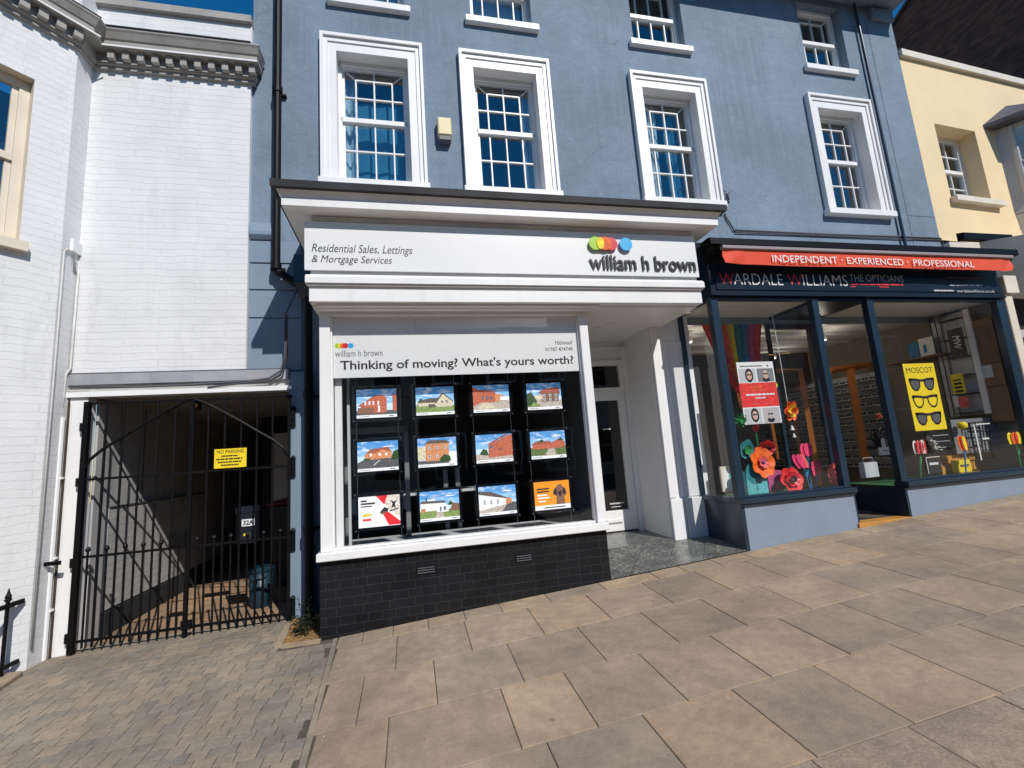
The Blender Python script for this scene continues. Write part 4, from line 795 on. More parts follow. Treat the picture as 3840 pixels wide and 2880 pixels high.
# posters
def quadframe(c0, c1, c3, y):      # maps (a,b) in 0..1 on the upright rectangle
    return c0.x, c1.x, c3.z, c0.z
def poster_eyewear():
    a = o(535, 540, .14); b = o(820, 527, .14); c = o(900, 1005, .14); d = o(615, 1022, .14)
    x0, x1, z0, z1 = (a.x+d.x)/2, (b.x+c.x)/2, (c.z+d.z)/2, (a.z+b.z)/2; y = .14
    t = thing('poster', ((x0+x1)/2, y, z0), 'red and white eyewear poster with four portraits in the left optician window', 'poster')
    q = MB(); q.box(x0, x1, y, y+.003, z0, z1); q.build('sheet', 'paper', t)
    U = lambda u: x0+(x1-x0)*u; V = lambda v: z0+(z1-z0)*v
    q = MB(); R_ = lambda a, b, c, d, mt, k=1: q.face([(U(a), y-.0005*k, V(c)), (U(b), y-.0005*k, V(c)), (U(b), y-.0005*k, V(d)), (U(a), y-.0005*k, V(d))], mt)
    R_(0, 1, .27, .66, 'red'); R_(.03, .48, .67, .89, 'lgrey'); R_(.52, .97, .67, .89, 'grey'); R_(.03, .48, .0, .25, 'lgrey'); R_(.52, .97, .0, .25, 'skin2')
    for cx, cz, sk, hr in ((.30, .78, 'skin', True), (.75, .79, 'skin', False), (.30, .14, 'skin', True), (.72, .14, 'skin2', False)):
        if hr: disc(q, U(cx), V(cz), .055, y-.001, 'ink', 18, .085)
        disc(q, U(cx), V(cz+.0), .036, y-.0015, sk, 18, .052); disc(q, U(cx), V(cz-.085), .05, y-.0008, 'ink' if cx > .5 else 'paper', 14, .03)
        for s in (-1, 1): disc(q, U(cx)+s*.018, V(cz)+.008, .015, y-.002, 'ink', 12, .012)
        q.box(U(cx)-.008, U(cx)+.008, y-.0022, y-.0018, V(cz)+.008, V(cz)+.013, 'ink'); q.box(U(cx)-.010, U(cx)+.010, y-.0022, y-.0018, V(cz)-.028, V(cz)-.023, 'red')
    q.build('print', None, t)
    q = MB(); bars(q, U(.08), U(.7), V(.925), .012, y-.001, 'ink'); q.box(U(.82), U(.86), y-.0012, y-.0005, V(.92), V(.945), 'ink'); bars(q, U(.14), U(.92), V(.455), .02, y-.0012, 'paper'); bars(q, U(.38), U(.66), V(.405), .014, y-.0012, 'paper')
    bars(q, U(.3), U(.46), V(.31), .012, y-.0012, 'coral'); bars(q, U(.62), U(.8), V(.31), .012, y-.0012, 'coral'); bars(q, U(.3), U(.7), V(.53), .014, y-.0012, 'orange'); bars(q, U(.3), U(.62), V(.58), .02, y-.0012, 'orange'); q.build('lettering', None, t)
poster_eyewear()
def glasses(q, cx, cz, w, y, lens, style):
    h = w*.34; s = w/2
    for sg in (-1, 1):
        c = cx+sg*s*.55
        fr_ = [(c+s*.46*k[0]*(1), cz+h*k[1]) for k in ((-.95, .42), (-.2, .52), (.6, .55), (1.02, .5), (.95, .1), (.7, -.42), (.25, -.66), (-.35, -.62), (-.8, -.25))]
        if sg < 0: fr_ = [(2*c-a, b) for a, b in fr_]
        q.face([(a, y-.001, b) for a, b in fr_], 'ink')
        inn = [(c+(a-c)*.74, cz-.02*w+(b-cz)*.66) for a, b in fr_]; q.face([(a, y-.0016, b) for a, b in inn], lens)
        tp = cx+sg*s; q.face([(tp, y-.001, cz+h*.55), (tp, y-.001, cz+h*.25), (c+sg*s*.3, y-.001, cz+h*.2), (c+sg*s*.3, y-.001, cz+h*.52)], 'ink')
    q.box(cx-s*.14, cx+s*.14, y-.0014, y-.0008, cz+h*.2, cz+h*.42, 'ink')
a = p(708, 550, .14); b = p(948, 540, .14); c = p(1068, 1053, .14); d = p(822, 1073, .14)
x0, x1, z0, z1 = (a.x+d.x)/2, (b.x+c.x)/2, (c.z+d.z)/2, (a.z+b.z)/2
t = thing('poster', ((x0+x1)/2, .14, z0), 'tall yellow poster of three black pairs of spectacles in right optician window', 'poster')
q = MB(); q.box(x0, x1, .14, .143, z0, z1); q.build('sheet', 'yel', t)
q = MB(); ww = x1-x0; hh = z1-z0; put_text(q, 'MOSCOT', x0+ww*.08, x0+ww*.92, z0+hh*.855, z0+hh*.94, .1392, 'ink', 0, .0); q.build('lettering', None, t)
q = MB()
for fz, ln in ((.69, 'inkg'), (.435, 'yel'), (.18, 'inkg')): glasses(q, (x0+x1)/2, z0+hh*fz, ww*.80, .1395, ln, 0)
q.build('print', None, t)
XS = 7.78
def pxs(x, y): return onX(3040+x/2.0738, 1100+y/2.0738, XS)
a, b, c = pxs(1080, 635), pxs(1160, 628), pxs(1190, 775); t = thing('poster', (XS, a.y, c.z), 'small yellow poster with black words beside the cabinet', 'poster')
q = MB(); q.box(XS, XS+.004, b.y-.03, a.y, c.z, a.z); q.build('sheet', 'yel', t); q = MB()
for k in range(4):
    zz = a.z-.07-k*(a.z-c.z-.05)/4.2; q.box(XS-.002, XS-.0005, b.y, a.y-.03, zz-.03, zz-.01 if k == 0 else zz, 'ink')
q.build('lettering', None, t)
a, b, c = pxs(1115, 290), pxs(1225, 275), pxs(1255, 492)
t = thing('hanging_sign', (XS, a.y, c.z), 'black hanging sign with white script in right optician window', 'sign')
q = MB(); q.box(XS-.15, XS-.144, b.y-.02, a.y, c.z, a.z); q.build('board', 'ink', t)
q = MB(); put_text(q, 'MW', 0, 1, 0, 1, 0, 'paper', .2, .0, 0, 1, frame=lambda u, v, d: Vector((XS-.152, (a.y+b.y)/2+.03-v*.09, a.z-.10-u*.20))); q.build('lettering', None, t)
q = MB(); q.tube([(XS-.147, a.y-.03, a.z), (XS-.147, a.y-.03, 3.29)], .002, 5); q.tube([(XS-.147, b.y+.02, a.z), (XS-.147, b.y+.02, 3.29)], .002, 5); q.build('cord', 'ink', t)
# rainbow drape
t = None
q = MB(); cols = ['red', 'red', 'reddisc', 'orange', 'ylw', 'teal', 'bluec', 'magenta', 'red']
tops = [o(250+i*(745-250)/9, 190+i*1.2, .95) for i in range(10)]; bots = [o(x, y, .95) for x, y in ((540, 760), (555, 770), (565, 780), (572, 770), (578, 720), (588, 640), (610, 570), (650, 535), (700, 525), (733, 525))]
for i in range(9):
    vs = []; fs = []; n = 6; mrows = 8
    for j in range(mrows+1):
        s = j/mrows; A = tops[i].lerp(bots[i], s); B_ = tops[i+1].lerp(bots[i+1], s)
        for k in range(n+1): vs.append(A.lerp(B_, k/n)+Vector((0, .025*math.sin((i*n+k)*1.1)+.1*s*(1-s), -.05*math.sin(s*3.14))))
    for j in range(mrows):
        for k in range(n): z_ = j*(n+1)+k; fs.append((z_, z_+1, z_+n+2, z_+n+1))
    q.add(vs, fs, cols[i])
tag(q.build('fabric_drape', None, smooth=True), 'rainbow striped fabric hanging from the ceiling in left optician window', 'drape')
# paper flowers
def flower(c, r, mats, label, petals=8, cup=.25, tilt=(0, 0), center=None, ry=1.0, wav=.12, stem=None, stemmat='ink', ncol=None, rad=1.0):
    c = Vector(c); t = thing('paper_flower', c, label, 'paper flower', 'paper flowers in the optician windows')
    rx, rz = tilt
    mt = Matrix.Rotation(rz, 3, 'Z') @ Matrix.Rotation(rx, 3, 'X')
    for li, (mat_, k, off) in enumerate(mats):
        q = MB(); n = petals*8; vs = [c+mt@Vector((0, -.004*li+off, 0))]; fs = []
        for ring in (.35, .7, 1):
            for i in range(n):
                a = 2*math.pi*i/n; pr_ = 1-wav*(1-abs(math.cos(a*petals/2)))*ring*1.6; rr = 1.22*r*k*ring*pr_
                vs.append(c+mt@Vector((rr*math.cos(a), -cup*r*ring*ring+.02*r*math.cos(a*petals)*ring-.005*li+off, rr*math.sin(a)*ry)))
        for i in range(n): fs.append((0, 1+i, 1+(i+1) % n))
        for g_ in range(2):
            for i in range(n): fs.append((1+g_*n+i, 1+g_*n+(i+1) % n, 1+(g_+1)*n+(i+1) % n, 1+(g_+1)*n+i))
        q.add(vs, fs); q.build('petals', mat_, t, smooth=True)
    if center:
        q = MB(); prof = [(r*.01, -.03-cup*.1*r), (r*.14, -.02-cup*.1*r), (r*.16, 0)]; q.lathe((c.x, c.y-.012, c.z), prof, 14, None, 'y'); q.build('centre', center, t, smooth=True)
        q = MB()
        for i in range(petals*2):
            a = 2*math.pi*i/(petals*2); e = mt@Vector((math.cos(a), 0, math.sin(a)))
            q.tube([c+e*r*.2+Vector((0, -.02, 0)), c+e*r*.62+Vector((0, -.02-cup*r*.4, 0))], .0016, 4)
        q.build('stamens', 'red', t)
    if stem:
        q = MB(); q.tube([c+Vector((0, .02, -r*.2)), Vector(stem)+Vector((0, .05, 0))], .003, 6); q.build('stem', stemmat, t)
    return t
def tulip(c, h, w, mats, label, stem, leafmat='green', lean=0):
    h *= 1.2; w *= 1.25; c = Vector(c); t = thing('paper_flower', c, label, 'paper flower', 'paper flowers in the optician windows')
    for k, (mat_, u, s, tip) in enumerate(mats):
        q = MB(); xo = u*w; poly = [(xo-w*s*.3, -h*.5), (xo+w*s*.3, -h*.5), (xo+w*s*.5, 0), (xo+w*s*.38, h*.36), (xo+w*s*.05+tip*w, h*.52), (xo-w*s*.38, h*.36), (xo-w*s*.5, 0)]
        q.plate([(c.x+a+lean*b, c.z+b) for a, b in poly], c.y-.006*k-.003, c.y-.006*k, None); q.build('petal', mat_, t, bevel=.0008)
    q = MB(); q.tube([c+Vector((-lean*h*.5, 0, -h*.45)), Vector(stem)], .009, 6)
    s = Vector(stem); mid = (c+s)/2
    q.plate([(mid.x, mid.z-.03), (mid.x+.05, mid.z+.03), (mid.x+.06, mid.z+.10), (mid.x+.02, mid.z+.05)], c.y+.004, c.y+.007); q.build('stem', leafmat, t)
    return t
F = .94
def base(v): return (v.x, v.y, F)
v = o(740, 1315, .20); flower(v, .135, [('orange', 1, 0), ('coral', .40, -.012)], 'large orange paper poppy with purple centre in left optician window', 7, .18, (R(-8), 0), 'purple', 1.12, .10, base(v+Vector((.02, .03, 0))))
v = o(752, 1195, .30); flower(v, .11, [('coral', 1, 0), ('red', .72, -.012), ('ink', .25, -.02)], 'coral paper poppy peeping over the large orange one', 8, .5, (R(20), 0), None, .8, .1, base(v))
v = o(618, 1215, .32); flower(v, .085, [('teal', 1, 0), ('green', .5, -.012)], 'dark teal paper flower left of the large orange poppy', 5, .25, (R(5), 0), None, 1.2, .08, base(v), 'teal')
v = o(572, 985, .16); flower(v, .075, [('green', 1, 0), ('green', .6, -.02)], 'green paper rosette left of the eyewear poster', 9, .3, (R(5), 0), None, .9, .3, base(v))
v = o(945, 912, .30); flower(v, .105, [('orange', 1, 0), ('ylw', .62, -.012), ('orange', .35, -.03)], 'orange paper daffodil hanging right of the eyewear poster', 6, .45, (R(8), R(10)), None, 1.05, .18, None)
v = o(838, 712, .18); flower(v, .032, [('ylw', 1, 0)], 'tiny yellow paper flower on the poster corner', 6, .3, (0, 0), None, 1.1, .15)
v = o(955, 1450, .20); flower(v, .15, [('red', 1, 0), ('reddisc', .62, -.012), ('ink', .28, -.02)], 'big red paper poppy lying on the window floor', 6, .25, (R(-12), R(8)), None, .8, .1, None)
v = o(1295, 1412, .16); flower(v, .105, [('coral', 1, 0), ('pink', .6, -.012), ('red', .25, -.02)], 'coral pink ribbed paper flower at right corner of left window', 12, .3, (R(-5), R(8)), None, 1.1, .06, None)
v = o(695, 1045, .26); tulip(v, .075, .07, [('red', 0, 1, 0), ('reddisc', .1, .6, 0)], 'small red paper tulip just below the poster', base(v), 'green', .3)
v = o(1085, 1215, .30); tulip(v, 0.135, 0.135, [('pink', -.28, .5, 0), ('pink', .28, .5, 0), ('pink', 0, .55, 0)], 'upper pink paper tulip on a blue stem', base(o(1120, 1480, .3)), 'bluec')
v = o(1038, 1305, .26); tulip(v, 0.142, 0.149, [('pink', -.28, .5, 0), ('coral', .25, .5, 0), ('pink', 0, .55, 0)], 'leaning pink paper tulip left of the other two pink tulips', base(o(1115, 1480, .26)), 'bluec', -.4)
v = o(1163, 1358, .26); tulip(v, 0.149, 0.115, [('pink', -.2, .6, 0), ('pink', .2, .6, 0), ('coral', 0, .4, 0)], 'lowest pink paper tulip with a blue leaf', base(o(1150, 1500, .26)), 'bluec')
v = o(965, 1365, .34); tulip(v, .07, .10, [('teal', 0, .9, 0), ('paper', .2, .5, 0)], 'teal and white paper bud behind the red poppy', base(o(985, 1500, .34)), 'bluec', -.5)
v = p(840, 1195, .22); tulip(v, .145, .145, [('paper', -.33, .42, 0), ('paper', .33, .42, 0), ('coral', -.1, .42, 0), ('paper', .12, .42, 0), ('red', -.3, .16, .05), ('red', .02, .16, .02), ('red', .3, .16, -.02)], 'white paper tulip with red tips on green stem', base(p(848, 1425, .22)), 'green')
v = p(1178, 1165, .22); tulip(v, .16, .12, [('orange', -.15, .75, 0), ('orange', .15, .75, 0), ('red', 0, .5, 0), ('ylw', .08, .35, 0)], 'orange paper tulip below the small yellow poster', base(p(1205, 1400, .22)), 'bluec', -.12)
v = p(1585, 1125, .085); tulip(v, .13, .19, [('ylw', -.32, .45, -.05), ('ylw', .32, .45, .05), ('orange', -.1, .5, 0), ('ylw', .12, .45, 0), ('red', 0, .2, 0)], 'yellow and orange paper lily at the right picture edge', base(p(1630, 1330, .085)), 'green')
# cards, boxes and other things in the windows
def cardbox(a, b, c, dep, mat, label, name='display_box', cat='box', th=.08, extra=None):
    x0, x1, z0, z1 = a.x, b.x, c.z, a.z; q = MB(); q.box(x0, x1, dep, dep+th, z0, z1, mat)
    if extra: extra(q, x0, x1, z0, z1, dep)
    return tag(q.build(name, None, bevel=0), label, cat)
def vase(q, x0, x1, z0, z1, y): disc(q, (x0+x1)/2-.02, z1-.02, (x1-x0)*.42, y-.001, 'teal', 20, (z1-z0)*.5); q.box((x0+x1)/2-.012, (x0+x1)/2+.0, y-.001, y, z0, z1-.1, 'teal')
cardbox(o(612, 1390, .22), o(772, 1390, .22), o(700, 1560, .22), .22, 'cyan', 'cyan card box printed with a teal flower', extra=vase)
cardbox(o(780, 1385, .26), o(888, 1372, .26), o(840, 1540, .26), .26, 'magenta', 'magenta card box between the cyan box and red poppy')
cardbox(o(415, 1350, .5), o(540, 1345, .5), o(480, 1540, .5), .5, 'buff', 'picture frame card seen through the narrow side glass', 'framed_card', 'picture', .03, lambda q, x0, x1, z0, z1, y: (q.box(x0+.03, x1-.03, y-.002, y, z0+.04, z1-.04, 'paper'), disc(q, (x0+x1)/2+.02, (z0+z1)/2+.03, .035, y-.003, 'cyan', 16)))
cardbox(p(890, 1275, .3), p(1000, 1265, .3), p(950, 1400, .3), .3, 'roomd', 'dark framed card on the floor of right optician window', 'framed_card', 'picture', .03, lambda q, x0, x1, z0, z1, y: (q.box(x0, x1, y-.004, y, z1-.01, z1, 'buff'), q.box(x0, x0+.01, y-.004, y, z0, z1, 'buff'), bars(q, x0+.05, x1-.04, (z0+z1)/2, .03, y-.002, 'paper')))
cardbox(p(1140, 1300, .3), p(1235, 1290, .3), p(1190, 1390, .3), .3, 'yel', 'yellow card box under the orange tulip', extra=lambda q, x0, x1, z0, z1, y: bars(q, x0+.03, x1-.03, (z0+z1)/2-.01, .03, y-.001, 'inkg'))
cardbox(p(1000, 1270, .42), p(1290, 1255, .42), p(1150, 1400, .42), .42, 'wood', 'wooden crate behind the yellow card box', 'crate', 'crate')
cardbox(p(890, 1085, .34), p(1085, 1075, .34), p(980, 1255, .34), .34, 'ink', 'black board with small white print below the tall yellow poster', 'notice_board', 'board', .01, lambda q, x0, x1, z0, z1, y: [bars(q, x0+.12, x1-.04, z1-.05-.08*k, .008, y-.001, 'lgrey') for k in range(3)])
q = MB(); c = p(940, 1165, .30); q.tube([c+Vector((-.05, 0, .10)), c+Vector((-.02, 0, .05)), c, c+Vector((.03, 0, -.06)), c+Vector((.07, 0, -.09))], [.012, .034, .04, .026, .014], 10)
for k in range(5): q.tube([c+Vector((-.05+.03*k, -.03, .07-.04*k)), c+Vector((-.01+.03*k, -.035, .065-.04*k))], .006, 5)
tag(q.build('carved_fish', 'buff', smooth=True), 'carved pale fish ornament in front of the black board', 'ornament')
cardbox(p(1085, 985, .36), p(1440, 955, .36), p(1300, 1235, .36), .36, 'grey', 'grey panel leaning behind the orange tulip', 'leaning_board', 'board', .01)
st_ = thing('eyewear_stand', tuple(p(1300, 1200, .28)), 'black and white wire eyewear stand before the grey panel', 'display stand')
q = MB(); A, B_, C_, D_ = p(1230, 1010, .28), p(1375, 995, .28), p(1420, 1290, .28), p(1290, 1300, .28)
q.tube([A, B_, C_, D_, A], .012, 5); 
for s in (.25, .5, .75): q.tube([A.lerp(D_, s), B_.lerp(C_, s)], .008, 5)
for s in (.3, .5, .7): q.tube([A.lerp(B_, s), D_.lerp(C_, s*.9)], .007, 5)
q.build('frame', 'ink', st_)
q = MB(); q.box(A.x+.05, A.x+.07, .265, .272, D_.z, A.z-.02); q.box(A.x+.10, B_.x+.01, .265, .272, A.z-.03, A.z-.015); q.box(A.x+.16, A.x+.28, .265, .272, A.z-.23, A.z-.21); q.build('label_strips', 'paper', st_)
q = MB(); c = p(1180, 1030, .28); q.lathe(c-Vector((0, 0, .05)), [(.02, 0), (.05, .03), (.055, .07), (.03, .10)], 12); q.build('yellow_head', 'ylw', st_, smooth=True)
def px(x, y, X): return onX(3040+x/2.0738, 1100+y/2.0738, X)
def wallq(pts, X, th, mat, mb):      # upright panel on the right hand wall given by its picture corners TL TR BR BL
    a, b, c, d = [px(x, y, X) for x, y in pts]; y1 = (a.y+d.y)/2; y0 = (b.y+c.y)/2; z1 = (a.z+b.z)/2; z0 = (c.z+d.z)/2
    mb.box(X, X+th, y0, y1, z0, z1, mat); return y0, y1, z0, z1
XW = 7.93
cb_ = thing('glass_cabinet', (XW, .7, 1.2), 'tall grey backed cabinet with black shelf lines and white post', 'cabinet')
q = MB(); y0, y1, z0, z1 = wallq(((1055, 175), (1175, 135), (1345, 935), (1140, 960)), XW, .03, None, q); q.build('back_panel', 'lgrey', cb_)
q = MB(); wallq(((1178, 130), (1212, 118), (1405, 930), (1350, 940)), XW-.05, .03, None, q); q.build('post', 'paper', cb_)
for s_ in (.02, .2, .38, .56, .74, .93): q = MB(); q.box(XW-.12, XW-.002, y0, y1, z0+(z1-z0)*s_, z0+(z1-z0)*s_+.012); q.build('shelf', 'ink', cb_)
for yy in (y1+.03, y1+.10, y1-.04): q = MB(); q.tube([(XW-.1, yy, z0), (XW-.1, yy, z1)], .007, 5); q.build('upright', 'ink', cb_)
q = MB(); wallq(((955, 150), (1040, 150), (1135, 960), (1050, 965)), XW-.01, .02, None, q); tag(q.build('wall_post', 'lgrey'), 'pale upright post left of the cabinet in right optician window', 'post')
c = px(1190, 845, XW-.14); q = MB(); q.box(c.x, c.x+.01, c.y-.06, c.y+.06, c.z-.08, c.z+.08, 'coral'); q.box(c.x-.002, c.x+.009, c.y+.06, c.y+.12, c.z-.06, c.z+.10, 'paper'); tag(q.build('framed_card', None), 'small pink and white card standing on the cabinet shelf', 'card')
for k, (pts, lab) in enumerate(((((1232, 225), (1400, 178), (1475, 520), (1310, 560)), 'tallest brown cardboard panel at right of optician window'), (((1312, 565), (1480, 525), (1520, 705), (1350, 735)), 'middle brown cardboard panel with a white label'), (((1352, 740), (1525, 712), (1590, 985), (1420, 1000)), 'lowest brown cardboard panel behind the paper lily'))):
    q = MB(); y0, y1, z0, z1 = wallq(pts, XW-.02, .015, 'card', q)
    if k == 1: q.box(XW-.024, XW-.021, y0+(y1-y0)*.45, y0+(y1-y0)*.95, z0+(z1-z0)*.4, z0+(z1-z0)*.95, 'lgrey')
    tag(q.build('cardboard_panel', None), lab, 'panel')
sf = thing('wall_shelf', tuple(px(920, 465, XW)), 'dark wall shelf carrying pictures above the tall yellow poster', 'shelf')
A, B_ = px(600, 500, XW-.1), px(1050, 462, XW-.1); q = MB(); q.box(XW-.22, XW, B_.y, A.y, B_.z-.025, B_.z); q.build('board', 'card', sf)
for a, b, mt, lab in (((830, 360), (945, 352), 'paper', 'white framed picture on the wall shelf'), ((750, 395), (826, 385), 'bluec', 'small blue picture on the wall shelf')):
    A = px(*a, XW-.12); B2 = px(*b, XW-.12); q = MB(); q.box(XW-.12, XW-.10, B2.y, A.y, B_.z+.001, A.z, mt)
    if mt == 'paper': q.box(XW-.123, XW-.1205, B2.y+.1, A.y-.06, B_.z+.06, A.z-.10, 'bluec')
    tag(q.build('framed_picture', None), lab, 'picture')
cardbox(p(535, 1200, .55), p(655, 1185, .55), p(600, 1255, .55), .55, 'paper', 'white card stand in the optician doorway', 'card_stand', 'card', .02, lambda q, x0, x1, z0, z1, y: (q.box(x0+.06, x0+.11, y, y+.01, z1, z1+.12, 'paper'), bars(q, x0+.04, x1-.04, (z0+z1)/2, .012, y-.001, 'inkg')))
cardbox(p(403, 1320, .4), p(515, 1310, .4), p(460, 1432, .4), .4, 'lgrey', 'grey carrier bag standing at foot of the doorway glass', 'carrier_bag', 'bag', .06, lambda q, x0, x1, z0, z1, y: q.tube([(x0+.03, y+.02, z1), (x0+.04, y+.02, z1+.06), (x1-.04, y+.02, z1+.06), (x1-.03, y+.02, z1)], .004, 5))
sp = thing('branch_sculpture', tuple(p(520, 1100, .8)), 'dark twisted branch ornament topped with copper petals in the doorway', 'ornament')
q = MB(); c = p(520, 1100, .8); rn = random.Random(4)
for k in range(9):
    a = c+Vector((rn.uniform(-.08, .08), 0, -.15)); q.tube([a, a+Vector((rn.uniform(-.12, .12), rn.uniform(-.05, .05), .12)), a+Vector((rn.uniform(-.16, .14), rn.uniform(-.06, .06), .24))], [.016, .012, .006], 6)
q.box(c.x-.12, c.x+.16, .75, .9, c.z-.2, c.z-.15); q.build('branches', 'binblk', sp)
q = MB(); c = p(500, 970, .78)
for k in range(5): a = R(-60+k*30); q.face([c, c+Vector((.13*math.cos(a)-.05, -.02, .05+.03*math.sin(a*2))), c+Vector((.16*math.cos(a+.3), .0, .01)), c+Vector((.06, .03, -.03))])
q.build('petals', 'coral', sp)
cd_ = thing('paper_cone_mobile', tuple(o(900, 600, .25)), 'white cord with paper cones hanging in left optician window', 'mobile')
q = MB(); q.tube([o(820, 165, .3), o(868, 430, .3), o(965, 1000, .3)], .004, 6); q.build('cord', 'paper', cd_)
for (x, yy, s) in ((975, 1045, 1), (990, 1100, .8)): c = o(x, yy, .3); q = MB(); q.lathe(c-Vector((0, 0, .03)), [(.026*s, 0), (.006, .06*s)], 10); q.build('cone', 'paper', cd_)
for x0_, x1_ in ((795, 960),): q = MB(); q.tube([o(x0_, 480, .5), o(x1_, 465, .5)], .006, 5); q.build('rod', 'wood', cd_)

# ------------------------------------------------------------------ white building with the passage
YW = .74; XB = -3.22
wb = thing('white_building', (-2.6, YW, .2), 'white painted brick building with dentilled cornice over a gated passage', 'building')
q = MB(); q.face([(XB, YW, 2.735), (-1.66, YW, 2.735), (-1.66, YW, 6.93), (XB, YW, 6.93)], 'wbrick'); q.face([(-1.66, YW, 2.735), (-1.66, 6, 2.735), (-1.66, 6, 6.93), (-1.66, YW, 6.93)], 'whtw')
q.face([(XB, YW, 6.9), (-1.66, YW, 6.9), (-1.66, 6, 6.9), (XB, 6, 6.9)], 'lead'); q.build('wall', None, wb)
AY = .50; CV = Vector((-.676, -.737, 0)); A0 = Vector((XB, AY, 0))
q = MB(); q.face([(XB, AY, .05), (XB, YW+.3, .05), (XB, YW+.3, 7.6), (XB, AY, 7.6)], 'wbrick_y'); q.build('return_wall', None, wb)
def cw(t, z, off=0): return A0+CV*t+Vector((.737, -.676, 0))*off+Vector((0, 0, z))
q = MB()
H = [(.0, .286, .05, 7.6), (.286, .95, .05, 3.875), (.286, .95, 5.55, 7.6), (.95, 2.2, .05, 7.6)]
for a, b, c, d in H: q.face([cw(a, c), cw(b, c), cw(b, d), cw(a, d)], 'wbrick_c')
q.face([cw(.286, 3.875), cw(.286, 3.875, -.16), cw(.286, 5.55, -.16), cw(.286, 5.55)], 'cream'); q.face([cw(.286, 5.55), cw(.95, 5.55), cw(.95, 5.55, -.16), cw(.286, 5.55, -.16)], 'cream'); q.face([cw(.95, 3.875), cw(.95, 3.875, -.16), cw(.95, 5.55, -.16), cw(.95, 5.55)], 'cream')
q.face([cw(2.2, .05), cw(2.2, 7.6), cw(2.2, 7.6)+Vector((-4, 0, 0)), cw(2.2, .05)+Vector((-4, 0, 0))], 'wbrick'); q.build('bay_wall', None, wb)
def cbox(mb, t0, t1, z0, z1, o0, o1, mat): mb.hexa([cw(t0, z0, o0), cw(t1, z0, o0), cw(t1, z0, o1), cw(t0, z0, o1), cw(t0, z1, o0), cw(t1, z1, o0), cw(t1, z1, o1), cw(t0, z1, o1)], mat)
bw = MB(); cbox(bw, .287, .36, 3.88, 5.545, -.158, -.10, 'cream'); cbox(bw, .36, .95, 5.47, 5.545, -.158, -.10, 'cream'); cbox(bw, .361, .95, 3.88, 3.96, -.158, -.10, 'cream'); cbox(bw, .362, .94, 4.69, 4.76, -.15, -.095, 'cream'); cbox(bw, .361, .405, 3.96, 5.47, -.157, -.12, 'cream'); w_ = bw.build('window', None, wb)
q = MB(); q.face([cw(.40, 3.95, -.14), cw(.94, 3.95, -.14), cw(.94, 5.48, -.14), cw(.40, 5.48, -.14)]); q.build('pane', 'glassw', w_)
q = MB(); cbox(q, .235, 1.0, 3.785, 3.873, -.1, .07, 'cream'); q.build('sill', None, w_)
q = MB(); q.face([cw(.3, 3.8, -.5), cw(1.6, 3.8, -.5), cw(1.6, 5.6, -.5), cw(.3, 5.6, -.5)], 'room'); q.face([cw(.1, 3.8, -.17), cw(.1, 3.8, -.5), cw(.1, 5.6, -.5), cw(.1, 5.6, -.17)], 'room'); q.build('room', None, wb)
# cornice: straight run, bay run, dentils
CP = [(0, 6.10), (.035, 6.105), (.035, 6.14), (.06, 6.145), (.06, 6.155), (.07, 6.155), (.07, 6.265), (.15, 6.27), (.165, 6.285), (.165, 6.34), (.18, 6.35), (.21, 6.41), (.225, 6.43), (.225, 6.45), (0, 6.47)]
q = MB(); n = len(CP); vs = []; fs = []
path = lambda o_: [(-1.60+.0+o_*.45, YW+.05), (-1.60+o_*.45, YW-o_), (XB+o_*.99, YW-o_), None, None]
nrm = [Vector((0, -1, 0)), Vector((1, 0, 0)), Vector((.737, -.676, 0))]
def cpts(o_):
    p1 = Vector((-1.63+o_*.5, YW+.02, 0)); p2 = Vector((-1.63+o_*.5, YW-o_, 0)); p3 = Vector((XB+o_, YW-o_, 0))
    # corner between return (x = XB+o) and bay face offset o
    s = (XB+o_-(A0.x+.737*o_))/CV.x; p4 = A0+Vector((.737, -.676, 0))*o_+CV*s; p5 = A0+Vector((.737, -.676, 0))*o_+CV*2.2
    return [p1, p2, p3, p4, p5]
for o_, z_ in CP: vs += [Vector((a.x, a.y, z_)) for a in cpts(o_)]
for i in range(n-1):
    for k in range(4): fs.append((i*5+k, i*5+k+1, (i+1)*5+k+1, (i+1)*5+k))
fs.append(tuple(i*5 for i in range(n)))
q.add(vs, fs, 'stone_moul'); cn = q.build('cornice', None, wb)
for k in range(11):
    x = -3.03+k*.1385; q = MB(); q.box(x, x+.062, YW-.125, YW-.071, 6.168, 6.262); q.build('dentil', 'stone_moul', cn)
for k in range(9):
    t0 = .0+k*.13; q = MB(); cbox(q, t0, t0+.07, 6.168, 6.262, .071, .125, 'stone_moul'); q.build('dentil', None, cn)
q = MB(); q.add([cw(-.1, 6.452, .0), cw(2.2, 6.452, 0), cw(2.2, 6.452, .235), cw(-.1, 6.452, .235)], [(0, 1, 2, 3)], 'lead'); q.box(XB, -1.6, YW-.235, YW-.005, 6.452, 6.466, 'lead'); q.build('lead_flashing', None, cn)
q = MB(); q.box(XB+.16, -1.545, YW-.172, YW-.166, 6.268, 6.286); cbox(q, -.12, 2.2, 6.268, 6.286, .166, .172, None); q.build('edge_highlight', 'whtw', cn)  # added white strips that paint the highlight along the crown's lower edge
q = MB(); q.box(XB, -1.655, YW-.05, YW+.25, 6.90, 7.0); q.build('coping', 'stone_moul', wb, bevel=.006)
